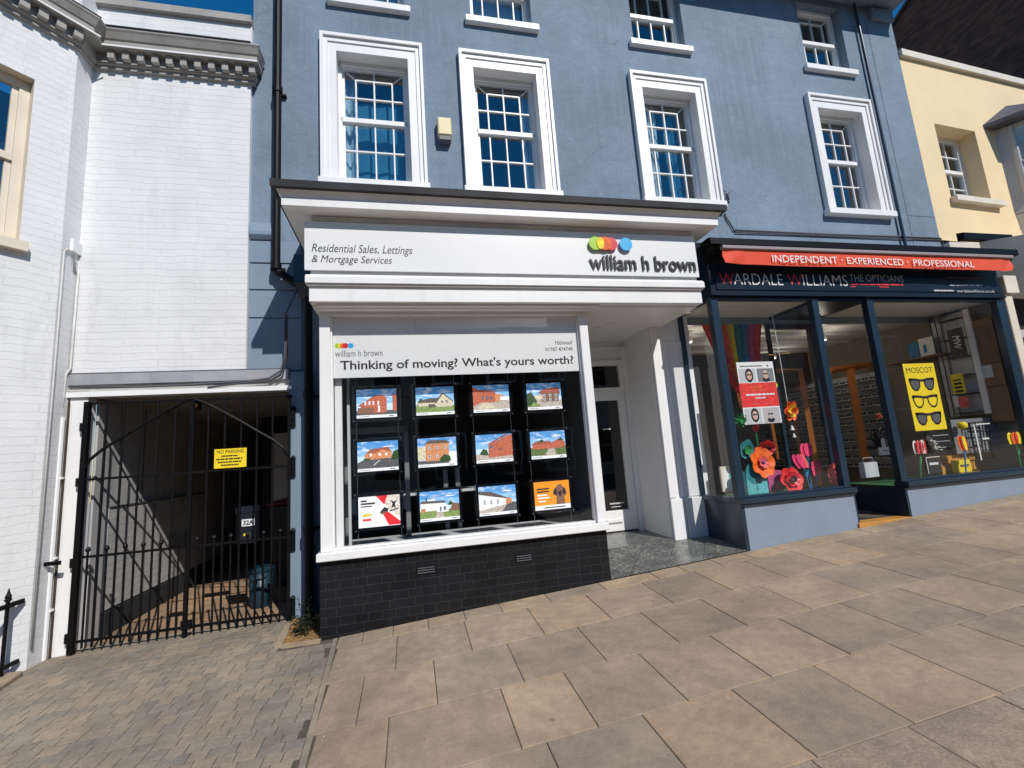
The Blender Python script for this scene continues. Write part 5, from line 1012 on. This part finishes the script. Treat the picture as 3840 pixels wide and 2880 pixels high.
q = MB(); q.box(-3.24, -1.24, YW-.02, YW+.25, 2.615, 2.722, 'leadl'); q.box(-3.24, -1.24, YW+.02, YW+.25, 2.57, 2.614, 'whtd'); q.box(-3.24, -1.24, YW-.025, YW+.02, 2.495, 2.545, 'whtw'); q.box(-3.24, -1.24, YW+.021, YW+.25, 2.497, 2.569, 'whtd'); q.box(-3.25, -1.245, YW-.012, YW+.1, 2.724, 2.736, 'inkg'); q.build('beam', None, wb)
q = MB(); q.box(-3.205, -3.055, YW+.005, YW+.139, .05, 2.494); q.build('gate_pier', 'whtw', wb, bevel=.006)
# passage: right wall and far end coloured dark to deepen the shade
q = MB()
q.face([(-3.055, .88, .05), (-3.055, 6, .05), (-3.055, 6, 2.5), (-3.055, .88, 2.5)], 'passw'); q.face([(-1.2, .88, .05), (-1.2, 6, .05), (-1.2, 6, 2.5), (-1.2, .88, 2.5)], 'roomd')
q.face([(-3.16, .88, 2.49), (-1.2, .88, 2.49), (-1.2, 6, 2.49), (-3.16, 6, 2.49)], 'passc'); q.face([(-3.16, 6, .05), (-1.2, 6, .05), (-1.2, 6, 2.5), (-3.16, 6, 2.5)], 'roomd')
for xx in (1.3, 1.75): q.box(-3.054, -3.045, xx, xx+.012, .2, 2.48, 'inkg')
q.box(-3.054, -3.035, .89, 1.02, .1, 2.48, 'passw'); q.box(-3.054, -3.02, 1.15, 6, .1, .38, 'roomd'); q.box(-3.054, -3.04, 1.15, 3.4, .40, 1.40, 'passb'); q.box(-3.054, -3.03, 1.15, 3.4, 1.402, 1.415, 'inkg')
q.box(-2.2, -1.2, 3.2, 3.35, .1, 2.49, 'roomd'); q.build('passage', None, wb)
a = onY(1027, 1625, 3.1); b = onY(1081, 1867, 3.1); q = MB(); q.box(a.x, -1.22, 3.1, 3.14, b.z-.6, a.z); q.build('passage_door', 'lgrey', wb, bevel=.005)
# service box, cables and pipe
q = MB(); q.box(-3.30, -3.195, YW-.13, YW-.002, 3.95, 4.08); q.build('junction_box', 'whtw', wb, bevel=.006)
q = MB()
for k in range(4): q.tube([(-3.28+.02*k, YW-.06, 3.96), (-3.25+.01*k, YW-.05, 3.86), (-3.21, YW-.03, 3.75)], .006, 5)
q.tube([(-3.20, YW-.02, 3.76), (-3.205, YW-.02, 2.78), (-3.22, YW-.05, 2.72), (-3.225, YW-.05, 2.5), (-3.235, YW-.05, 2.3)], .011, 6)
q.tube([(XB+.012, AY+.02, 3.9), (XB+.012, AY+.02, .3)], .008, 5); q.tube([(XB+.012, AY+.06, 3.95), (XB+.012, AY+.02, 3.9)], .008, 5); q.tube([(XB+.012, AY+.06, 3.95), (XB+.02, AY+.15, 3.93), (-3.22, YW-.05, 3.74)], .008, 5); q.build('cable', 'whtd', wb, smooth=True)
q = MB(); q.tube([(-3.2, YW-.035, 2.60), (-2.6, YW-.035, 2.575), (-2.2, YW-.035, 2.58), (-1.62, YW-.04, 2.60), (-1.42, YW-.05, 2.62), (-1.30, YW-.06, 2.70), (-1.265, YW-.05, 2.85), (-1.26, .66, 3.3), (-1.12, .62, 3.6)], .011, 6)
q.tube([(-2.0, YW-.03, 2.55), (-1.6, YW-.045, 2.585), (-1.40, YW-.055, 2.60), (-1.28, YW-.07, 2.68), (-1.245, YW-.055, 2.85), (-1.24, .66, 3.3)], .009, 6); q.build('cable', 'inkg', wb, smooth=True)
q = MB(); q.tube([(-3.225, YW-.05, 2.3), (-3.225, YW-.05, .15)], .024, 8)
for zz in (1.72, 1.0, .55): q.box(-3.26, -3.19, YW-.055, YW-.0, zz, zz+.02)
q.build('waste_pipe', 'whtw', wb, smooth=False)
q = MB(); q.box(-3.205, -3.19, YW-.02, YW-.011, .1, 2.45); q.build('crack_strip', 'dirt', wb)
# railings and kerb at far left
rl = thing('iron_railing', (-3.30, .2, .2), 'black iron railing with finial beside the white bay wall', 'railing')
dq = ray(87, 2252); nb = Vector((.737, -.676, 0)); tq = nb.dot(A0+nb*.02-CAM)/nb.dot(dq); E_ = CAM+dq*tq; XR = E_.x; fy = onX(32, 2231, XR)
q = MB(); q.tube([(XR, fy.y, .12), (XR, fy.y, fy.z-.05)], .014, 8); q.lathe((XR, fy.y, fy.z-.05), [(.018, 0), (.026, .012), (.018, .022), (.022, .038), (.012, .06), (.005, .09), (.001, .105)], 10); q.build('post', 'black', rl)
for (uu, vv), h_ in (((87, 2252), .035), ((66, 2478), .03)):
    e = onX(uu, vv, XR); q = MB(); q.box(XR-.012, XR+.012, -1.4, e.y, e.z-h_/2, e.z+h_/2); q.build('rail', 'black', rl)
q = MB(); q.hexa([(-3.7, -2.0, .0), (-2.72, -2.0, .0), (-3.156, .376, .0), (-3.6, .376, .0), (-3.7, -2.0, .19), (-2.72, -2.0, .19), (-3.156, .376, .19), (-3.6, .376, .19)]); q.build('base_kerb', 'kerbst', rl, bevel=.012)
bk = thing('gate_bracket', (-3.1, .62, 1.0), 'black flat bar bracket fixed across the white gate pier', 'bracket')
a = onY(134, 2120, .62); b = onY(231, 2112, .62); q = MB(); q.box(a.x, b.x, .60, .62, a.z-.016, a.z+.02); q.build('bar', 'black', bk, bevel=.003)
q = MB(); q.box(a.x-.02, a.x, .58, .64, a.z-.07, a.z+.045); q.build('fixing_plate', 'black', bk, bevel=.003)

# ------------------------------------------------------------------ gate
YG = .71
gt = thing('iron_gate', (-2.19, YG, .16), 'black wrought iron double gate closing the passage', 'gate')
TZ = 2.434; BZ = .262; MZ = 1.699; LZ = .993
archp = [(-3.02, 1.80), (-2.98, 1.884), (-2.882, 1.976), (-2.727, 2.078), (-2.58, 2.181), (-2.43, 2.278), (-2.276, 2.37), (-2.152, 2.431)]
def az(x):
    for (a, b), (c, d) in zip(archp[:-1], archp[1:]):
        if a <= x <= c: return b+(d-b)*(x-a)/(c-a)
    return 2.45
tall = [-2.874, -2.727, -2.579, -2.430, -2.277]; short = [-2.951, -2.801, -2.653, -2.505, -2.357, -2.207]
for side in (0, 1):
    fx = (lambda x: x) if side == 0 else (lambda x: -4.260-x)
    q = MB(); S = lambda x, w, z0, z1: q.box(fx(x)-w, fx(x)+w, YG-w, YG+w, z0, z1)
    S(-3.033, .022 if side == 0 else .013, .165, TZ+.01); S(-2.140, .0095, .17, TZ)
    for z0 in (TZ-.008, MZ, LZ, BZ): q.box(fx(-3.06), fx(-2.142), YG-.011, YG+.011, z0-.011, z0+.011)
    lf = q.build('gate_leaf', 'black', gt)
    for x in tall: q = MB(); q.tube([(fx(x), YG, BZ-.06), (fx(x), YG, TZ)], .0105, 8); q.build('bar', 'black', lf)
    for x in short:
        q = MB(); q.tube([(fx(x), YG, BZ-.06), (fx(x), YG, LZ+.05)], .0092, 8); q.lathe((fx(x), YG, LZ+.04), [(.009, 0), (.02, .012), (.022, .025), (.014, .04), (.002, .05)], 8); q.build('bar', 'black', lf)
    q = MB(); q.tube([(fx(a), YG-.012, b) for a, b in archp], .014, 6); q.build('arch_bar', 'black', lf)
    for zz in (2.2, 1.68, .95, .30):
        q = MB(); hx = -1.19
        if side == 0: q.tube([(-3.07, YG+.0, zz-.04), (-3.07, YG+.0, zz+.04)], .018, 8); q.box(-3.085, -3.04, YG-.01, YG+.05, zz-.012, zz+.012)
        else: q.box(hx-.02, hx+.02, W-.085, W-.062, zz-.10, zz+.08); q.lathe((hx, W-.073, zz+.08), [(.018, 0), (.026, .015), (.016, .035), (.002, .045)], 8); q.box(-1.24, hx, YG-.008, YG+.008, zz-.012, zz+.012)
        q.build('hinge', 'black', lf)
q = MB(); q.box(-2.284, -2.147, YG-.03, YG+.03, 1.012, 1.148); q.build('lock_box', 'black', gt, bevel=.004)
q = MB(); q.tube([(-2.118, YG-.03, .19), (-2.118, YG-.03, .58)], .012, 8); q.box(-2.15, -2.065, YG-.045, YG-.01, .25, .33); q.build('drop_bolt', 'black', gt)
t = thing('notice', (-1.767, YG-.02, 1.72), 'yellow no parking notice fixed to the iron gate', 'sign')
q = MB(); q.box(-1.913, -1.621, YG-.024, YG-.018, 1.720, 1.911); q.build('plate', 'yel', t)
q = MB(); put_text(q, 'NO PARKING', -1.89, -1.645, 1.865, 1.900, YG-.0245, 'ink', 0, .012)
for k, (a, b) in enumerate(((-1.85, -1.70), (-1.895, -1.655), (-1.88, -1.665), (-1.85, -1.69))): bars(q, a, b, 1.832-.030*k, .014, YG-.0245, 'ink')
q.build('lettering', None, t)
lb = thing('letter_box', (-1.67, .93, 1.0), 'dark letter box with white number plate behind the gate', 'letter box')
a = onY(1580/1.7839, 1400+905/1.7839, .93); b = onY(1715/1.7839, 1400+1120/1.7839, .93)
q = MB(); q.box(a.x, b.x, .93, 1.03, b.z-.02, a.z); q.build('body', 'binblk', lb, bevel=.006)
q = MB(); q.box(a.x-.005, b.x+.005, .92, 1.035, a.z-.055, a.z+.012); q.build('lid', 'binblk', lb, bevel=.006)
c = onY(1662/1.7839, 1400+998/1.7839, .928); q = MB(); q.box(c.x-.063, c.x+.063, .925, .929, c.z-.035, c.z+.035, 'paper'); put_text(q, '32A', c.x-.05, c.x+.05, c.z-.024, c.z+.024, .9245, 'ink', 0, .03); q.build('number_plate', None, lb)
c = onY(1650/1.7839, 1400+1078/1.7839, .928); q = MB(); q.box(c.x-.03, c.x+.03, .925, .929, c.z-.012, c.z+.012); q.build('name_plate', 'yel', lb)
bi = thing('waste_bin', (-1.65, 1.6, .2), 'small dark blue plastic bin with lid behind the gate', 'bin')
c0 = onY(1745/1.7839, 1400+1500/1.7839, 1.45); c1 = onY(1745/1.7839, 1400+1300/1.7839, 1.45)
q = MB(); zb = gz(c0.x, 1.4); q.lathe((c0.x, 1.45, zb), [(.10, 0), (.105, .01), (.13, c1.z-zb-.03), (.128, c1.z-zb-.03)], 32); q.build('body', 'binblue', bi, smooth=True)
q = MB(); q.lathe((c0.x, 1.45, c1.z-.03), [(.14, 0), (.14, .02), (.11, .045), (.02, .05)], 20); q.build('lid', 'binblue', bi)
q = MB(); q.tube([(c0.x-.13, 1.45, c1.z-.06), (c0.x-.06, 1.31, c1.z-.09), (c0.x+.06, 1.31, c1.z-.09), (c0.x+.13, 1.45, c1.z-.06)], .006, 6); q.build('handle', 'binblue', bi)
wbn = thing('wheelie_bin', (-1.5, 2.4, .2), 'black wheeled bin with red lid in the dark passage', 'bin')
q = MB(); q.hexa([(-1.74, 2.2, .22), (-1.3, 2.2, .22), (-1.3, 2.7, .22), (-1.74, 2.7, .22), (-1.80, 2.12, 1.22), (-1.24, 2.12, 1.22), (-1.24, 2.75, 1.22), (-1.80, 2.75, 1.22)]); q.build('body', 'binblk', wbn, bevel=.02)
q = MB(); q.box(-1.82, -1.22, 2.08, 2.8, 1.221, 1.27); q.build('lid', flat('dark_red_plastic', (.12, .01, .01), .5), wbn, bevel=.015)
lm = thing('passage_lamp', (-2.08, 1.1, 2.4), 'small lamp hanging at the top of the passage behind gate', 'lamp')
c = onY(738, 1522, 1.1); q = MB(); q.tube([(c.x, 1.1, 2.49), (c.x, 1.1, c.z+.06)], .01, 6); q.lathe((c.x, 1.1, c.z-.05), [(.03, 0), (.045, .02), (.045, .08), (.02, .11)], 12); q.build('housing', 'black', lm)
q = MB(); q.lathe((c.x, 1.06, c.z), [(.028, -.012), (.024, 0)], 12, None, 'y'); q.build('lens', 'lamp', lm)
# weeds at the foot of the pier
pt = thing('weed_plant', (-.98, .35, .2), 'dark green weeds growing at the foot of the blue pier', 'plant')
q = MB(); q2 = MB(); rn = random.Random(11)
for k in range(26):
    bx, by = -1.08+rn.random()*.24, .12+rn.random()*.5; z0 = gz(bx, by); hh = rn.uniform(.06, .24)*(1.2 if by > .35 else .7); lean = Vector((rn.uniform(-.12, .12), rn.uniform(-.14, .08), hh)); b0 = Vector((bx, by, z0))
    q2.tube([b0, b0+lean*.5+Vector((0, 0, .02)), b0+lean], [.003, .0025, .0015], 4)
    for j in range(16):
        s = rn.uniform(.15, 1); c = b0+lean*s+Vector((rn.uniform(-.03, .03), rn.uniform(-.03, .03), rn.uniform(-.015, .015))); a = rn.uniform(0, 6.3); l = rn.uniform(.018, .042); w_ = l*.42
        d1 = Vector((math.cos(a), math.sin(a), rn.uniform(-.4, .5))).normalized(); d2 = d1.cross(Vector((rn.uniform(-.3, .3), rn.uniform(-.3, .3), 1))).normalized()
        q.face([c, c+d1*l*.5+d2*w_, c+d1*l, c+d1*l*.5-d2*w_])
q2.build('stems', 'leaf', pt); q.build('leaves', 'leaf', pt)
q = MB(); rn = random.Random(5)
c = onY(2733, 735, W-.1); z0 = 4.22
for k in range(16):
    b0 = Vector((c.x-.02, W-.06, 4.93)); l = Vector((rn.uniform(-.05, .05), rn.uniform(-.05, .0), rn.uniform(.04, .22))); q.tube([b0, b0+l*.6+Vector((rn.uniform(-.02, .02), 0, 0)), b0+l], [.004, .003, .001], 4)
    for j in range(3): e = b0+l*rn.uniform(.4, 1); q.face([e, e+Vector((rn.uniform(-.04, .04), -.01, rn.uniform(0, .04))), e+Vector((rn.uniform(-.03, .03), -.005, rn.uniform(-.01, .03)))])
tag(q.build('weed_plant', M['lead'], loc=(c.x, W-.06, 4.9)), 'dry wisp of weed sprouting beside a first floor window sill', 'plant')

# ------------------------------------------------------------------ right hand neighbours
al_ = R(3.7); YV = Vector((math.cos(al_), math.sin(al_), 0)); YN = Vector((math.sin(al_), -math.cos(al_), 0)); Y0 = Vector((8.432, .8, 0))
def yp(s, z, off=0): return Y0+YV*s+YN*off+Vector((0, 0, z))
yb_ = thing('yellow_building', (9.5, .9, .7), 'yellow rendered building with pale coping next to the blue building', 'building')
q = MB(); HH = (.505, 1.535, 5.37, 6.74)
for a, b, c, d in ((0, .505, 4.58, 8.0), (1.535, 6, 4.58, 8.0), (.505, 1.535, 4.58, 5.37), (.505, 1.535, 6.74, 8.0)): q.face([yp(a, c), yp(b, c), yp(b, d), yp(a, d)], 'yellow')
for s in (.505, 1.535): q.face([yp(s, 5.37), yp(s, 5.37, -.32), yp(s, 6.74, -.32), yp(s, 6.74)], 'yellow')
q.face([yp(.505, 6.74), yp(1.535, 6.74), yp(1.535, 6.74, -.32), yp(.505, 6.74, -.32)], 'yellow'); q.face([yp(0, 8.0), yp(6, 8.0), yp(6, 8, -5), yp(0, 8, -5)], 'lead'); q.build('wall', None, yb_)
def ybox(mb, s0, s1, z0, z1, o0, o1, mat): mb.hexa([yp(s0, z0, o1), yp(s1, z0, o1), yp(s1, z0, o0), yp(s0, z0, o0), yp(s0, z1, o1), yp(s1, z1, o1), yp(s1, z1, o0), yp(s0, z1, o0)], mat)
q = MB(); ybox(q, 0, 6, 7.93, 8.05, -.2, .06, 'buff'); q.build('coping', None, yb_)
w_ = MB(); o0, o1 = -.32, -.25
ybox(w_, .506, .60, 5.37, 6.735, o0, o1, 'wht'); ybox(w_, 1.44, 1.534, 5.37, 6.735, o0, o1, 'wht'); ybox(w_, .60, 1.44, 6.66, 6.735, o0, o1, 'wht'); ybox(w_, .60, 1.44, 5.375, 5.47, o0, o1, 'wht'); ybox(w_, .60, 1.44, 6.03, 6.09, o0, o1+.01, 'wht')
for s in (.88, 1.16): ybox(w_, s-.009, s+.009, 5.47, 6.66, o0+.01, o1-.02, 'wht')
for z in (5.75, 6.37): ybox(w_, .60, 1.44, z-.009, z+.009, o0+.012, o1-.018, 'wht')
w_ = w_.build('window', None, yb_); q = MB(); q.face([yp(.6, 5.45, -.29), yp(1.44, 5.45, -.29), yp(1.44, 6.68, -.29), yp(.6, 6.68, -.29)]); q.build('pane', 'glassw', w_)
q = MB(); ybox(q, .47, 1.70, 5.275, 5.368, -.25, .10, 'buff'); q.build('sill', None, w_)
q = MB(); q.face([yp(.3, 5.2, -1.2), yp(1.8, 5.2, -1.2), yp(1.8, 6.9, -1.2), yp(.3, 6.9, -1.2)], 'roomd'); q.build('room', None, yb_)
# oriel window
q = MB(); q.hexa([yp(2.08, 5.2, 0), yp(2.34, 5.2, .5), yp(3.6, 5.2, .5), yp(3.9, 5.2, 0), yp(2.08, 5.42, 0), yp(2.34, 5.42, .5), yp(3.6, 5.42, .5), yp(3.9, 5.42, 0)], 'oriel'); q.hexa([yp(2.2, 4.6, 0), yp(2.5, 4.6, .2), yp(3.5, 4.6, .2), yp(3.8, 4.6, 0), yp(2.09, 5.19, 0), yp(2.35, 5.19, .48), yp(3.6, 5.19, .48), yp(3.9, 5.19, 0)], 'buff')
q.face([yp(2.08, 5.42, 0), yp(2.16, 5.42, .15), yp(2.16, 6.8, .15), yp(2.08, 6.8, 0)], 'oriel'); q.hexa([yp(2.08, 6.72, 0), yp(2.34, 6.72, .5), yp(3.6, 6.72, .5), yp(3.9, 6.72, 0), yp(2.08, 6.82, 0), yp(2.34, 6.82, .5), yp(3.6, 6.82, .5), yp(3.9, 6.82, 0)], 'oriel')
q.tube([yp(2.17, 5.4, .17), yp(2.17, 6.8, .17)], .04, 6, 'oriel'); q.tube([yp(2.33, 5.4, .48), yp(2.33, 6.8, .48)], .05, 6, 'oriel'); q.tube([yp(2.25, 5.4, .33), yp(2.25, 6.8, .33)], .02, 4, 'oriel'); q.tube([yp(2.17, 6.1, .17), yp(2.33, 6.1, .48)], .025, 4, 'oriel'); q.tube([yp(2.33, 6.1, .48), yp(3.6, 6.1, .48)], .025, 4, 'oriel')
orl = q.build('oriel_window', None, yb_)
q = MB(); q.face([yp(2.17, 5.42, .16), yp(2.33, 5.42, .47), yp(2.33, 6.72, .47), yp(2.17, 6.72, .16)]); q.face([yp(2.33, 5.42, .47), yp(3.6, 5.42, .47), yp(3.6, 6.72, .47), yp(2.33, 6.72, .47)]); q.build('pane', 'glassw', orl)
q = MB(); q.add([yp(1.80, 6.83, -.0), yp(2.2, 6.83, .68), yp(3.8, 6.83, .68), yp(4.2, 6.83, 0), yp(2.62, 7.42, 0), yp(2.75, 7.30, .25), yp(3.5, 7.30, .25), yp(3.7, 7.42, 0), yp(1.80, 6.90, -.0), yp(2.2, 6.90, .68), yp(3.8, 6.90, .68), yp(4.2, 6.90, 0)], [(0, 1, 2, 3), (0, 1, 9, 8), (1, 2, 10, 9), (2, 3, 11, 10), (8, 9, 5, 4), (9, 10, 6, 5), (10, 11, 7, 6), (4, 5, 6, 7)]); q.build('roof', 'slate', orl)
# shopfront below the yellow front: pilaster, cornice and dark window
ns = thing('shopfront', (9, 0, .8), 'buff stone shopfront at right picture edge with dark window', 'shopfront')
q = MB(); q.box(8.07, 8.21, -.02, .5, .6, 3.36, 'cream'); q.box(8.06, 8.30, -.06, .5, 3.365, 3.62, 'buff'); q.build('pilaster', None, ns, bevel=.006)
q = MB(); q.xprof([(.1, 3.42), (-.14, 3.42), (-.14, 3.60), (-.20, 3.62), (-.20, 3.84), (-.26, 3.86), (-.40, 4.02), (-.42, 4.10), (-.42, 4.16), (.49, 4.40), (.49, 3.42)], 8.72, 14); q.build('cornice', 'buff', ns)
q = MB(); q.box(8.45, 14, .70, .84, 3.405, 4.50); q.build('frieze', 'buff', ns)
q = MB(); q.xprof([(.499, 4.40), (.40, 4.40), (.40, 4.50), (.499, 4.53)], 8.30, 9.3); q.build('awning_cassette', 'blackpl', ns)
q = MB(); q.box(8.215, 14, .3, .34, .9, 3.40, 'roomd'); q.box(8.215, 14, .06, .3, .7, 1.2, 'cream'); q.box(8.215, 14, .0, .3, 2.75, 2.86, 'oriel'); q.build('window', None, ns)
gb = thing('brick_building', (14.6, 3, 1), 'tall dark brown brick gable rising behind the yellow building', 'building')
q = MB(); q.prism([(.9, 0), (9.5, 0), (9.5, 10.66), (3.6, 13.98), (.9, 12.46)], lambda u, v, t: (t, u, v), 14.5, 22, 'dbrick'); q.build('wall', None, gb)
q = MB(); q.prism([(9.8, 10.53), (3.6, 14.02), (.6, 12.34), (.6, 12.42), (3.6, 14.10), (9.8, 10.61)], lambda u, v, t: (t, u, v), 14.42, 22); q.build('roof', 'slate', gb)

# ------------------------------------------------------------------ houses across the street, seen mirrored in the shop glass
for k, (x0, x1, hh, mt, lab) in enumerate(((-30, -7.6, 7.6, 'rbrick', 'red brick house across the street left of the cream house, mirrored in the glass'), (-7.5, .4, 8.6, 'cream', 'cream house across the street mirrored in the estate agent glass'), (.5, 8.4, 7.8, 'dbrick', 'dark brick house across the street mirrored in the optician glass'), (8.5, 22, 9.0, 'buff', 'buff house across the street mirrored at right of the optician glass'), (22.1, 60, 8.4, 'rbrick', 'long red brick house across the street farthest right in the mirrored row'))):
    h_ = thing('terraced_house', ((x0+x1)/2, -17, 0), lab, 'house', 'houses across the street')
    q = MB(); q.box(x0, x1, -24, -17, -2, hh); q.build('wall', mt, h_)
    q = MB(); q.xprof([(-16.7, hh+.002), (-20.5, hh+2.6), (-24.3, hh+.002)], x0, x1); q.build('roof', 'slate', h_)
    n = 3
    for j in range(2):
        for i in range(n):
            cx = x0+(x1-x0)*(i+.5)/n; z0 = 4.3*j+.9
            q = MB(); q.box(cx-.7, cx+.7, -16.995, -16.9, z0-.1, z0+1.9, 'wht'); q.box(cx-.6, cx+.6, -16.898, -16.88, z0, z0+1.8, 'acry'); q.box(cx-.6, cx+.6, -16.878, -16.86, z0+.88, z0+.94, 'wht'); q.build('window', None, h_)

cr = thing('parked_car', (1.5, -8.2, .2), 'dark parked car at the kerb behind the camera, mirrored in the shop glass', 'car', )
zc = gz(1.5, -6.3)-.12+.02
def carx(prof, y0, y1, y2, y3, mat, name, bv=.03):      # side outline lofted with tumblehome: (x, z, k) k=0 body width, 1 roof width
    q = MB(); n = len(prof); L_ = [(x-.7, y0+(y2-y0)*k, z+zc) for x, z, k in prof]; R_ = [(x-.7, y1+(y3-y1)*k, z+zc) for x, z, k in prof]
    q.add(L_+R_, [tuple(range(n)), tuple(range(2*n-1, n-1, -1))]+[(i, (i+1) % n, n+(i+1) % n, n+i) for i in range(n)]); return q.build(name, mat, cr, bevel=bv, smooth=False)
carx([(0, .28, 0), (.05, .62, 0), (.35, .80, .1), (1.05, .92, .2), (3.0, .95, .2), (3.95, .90, .15), (4.15, .62, 0), (4.15, .28, 0)], -9.05, -7.3, -8.85, -7.5, flat('dark_car_paint', (.012, .014, .018), .15), 'body')
carx([(1.1, .93, .2), (1.75, 1.38, 1), (2.2, 1.45, 1), (2.9, 1.42, 1), (3.65, .95, .2)], -9.0, -7.35, -8.7, -7.65, 'acry', 'cabin')
for xx in (.85, 3.35):
    for yy in (-9.03, -7.5): q = MB(); q.lathe((xx-.7, yy, zc+.31), [(.2, 0), (.31, .01), (.31, .19), (.2, .2)], 20, None, 'y'); q.build('wheel', 'blackpl', cr)

for k, (x, y) in enumerate(((4.15, 1.5), (5.4, 1.7), (6.6, 1.5), (6.9, 2.9))):
    t = thing('ceiling_spotlight', (x, y, 3.25), ('white ceiling spotlight above the rainbow fabric', 'white ceiling spotlight inside the optician doorway', 'white ceiling spotlight above the tall yellow poster', 'white ceiling spotlight deepest inside the optician shop')[k], 'spotlight', 'spotlights in the optician shop')
    q = MB(); q.lathe((x, y, 3.13), [(.035, 0), (.045, .03), (.04, .09), (.012, .095), (.012, .165)], 14); q.build('housing', 'paper', t)
    q = MB(); disc(q, 0, 0, .03, 0, None, 14); q.v = [Vector((v_.x+x, y+v_.z, 3.128)) for v_ in q.v]; q.build('lens', flat('lit_spot_lens', (1, .93, .8), .4, 12), t)
    ld_ = bpy.data.lights.new('spot_light', 'POINT'); ld_.energy = 3.6; ld_.color = (1, .9, .75); ld_.shadow_soft_size = .06
    lo_ = bpy.data.objects.new('spot_light', ld_); COL.objects.link(lo_); lo_.location = (0, 0, -.2); lo_.parent = t

# grit and scraps of litter on the paving
q = MB(); rn = random.Random(21)
for k in range(420):
    x = rn.uniform(-3.2, 7) if rn.random() < .5 else rn.uniform(-3.2, -.5); y = rn.uniform(-3.2, .2) if x > -.8 else rn.uniform(-3.0, .6)
    if x > -.85 and y > -.02: continue
    z = gz(x, y)+.003; r = rn.uniform(.002, .0055)*(1.6 if rn.random() < .08 else 1); c = Vector((x, y, z))
    v_ = [c+Vector((rn.uniform(-r, r), rn.uniform(-r, r), rn.uniform(0, r))) for _ in range(4)]; q.add(v_, [(0, 1, 2), (0, 2, 3), (0, 3, 1), (1, 3, 2)], 'paper' if rn.random() < .35 else ('buff' if rn.random() < .6 else 'dirt'))
tag(q.build('grit'), kind='stuff')
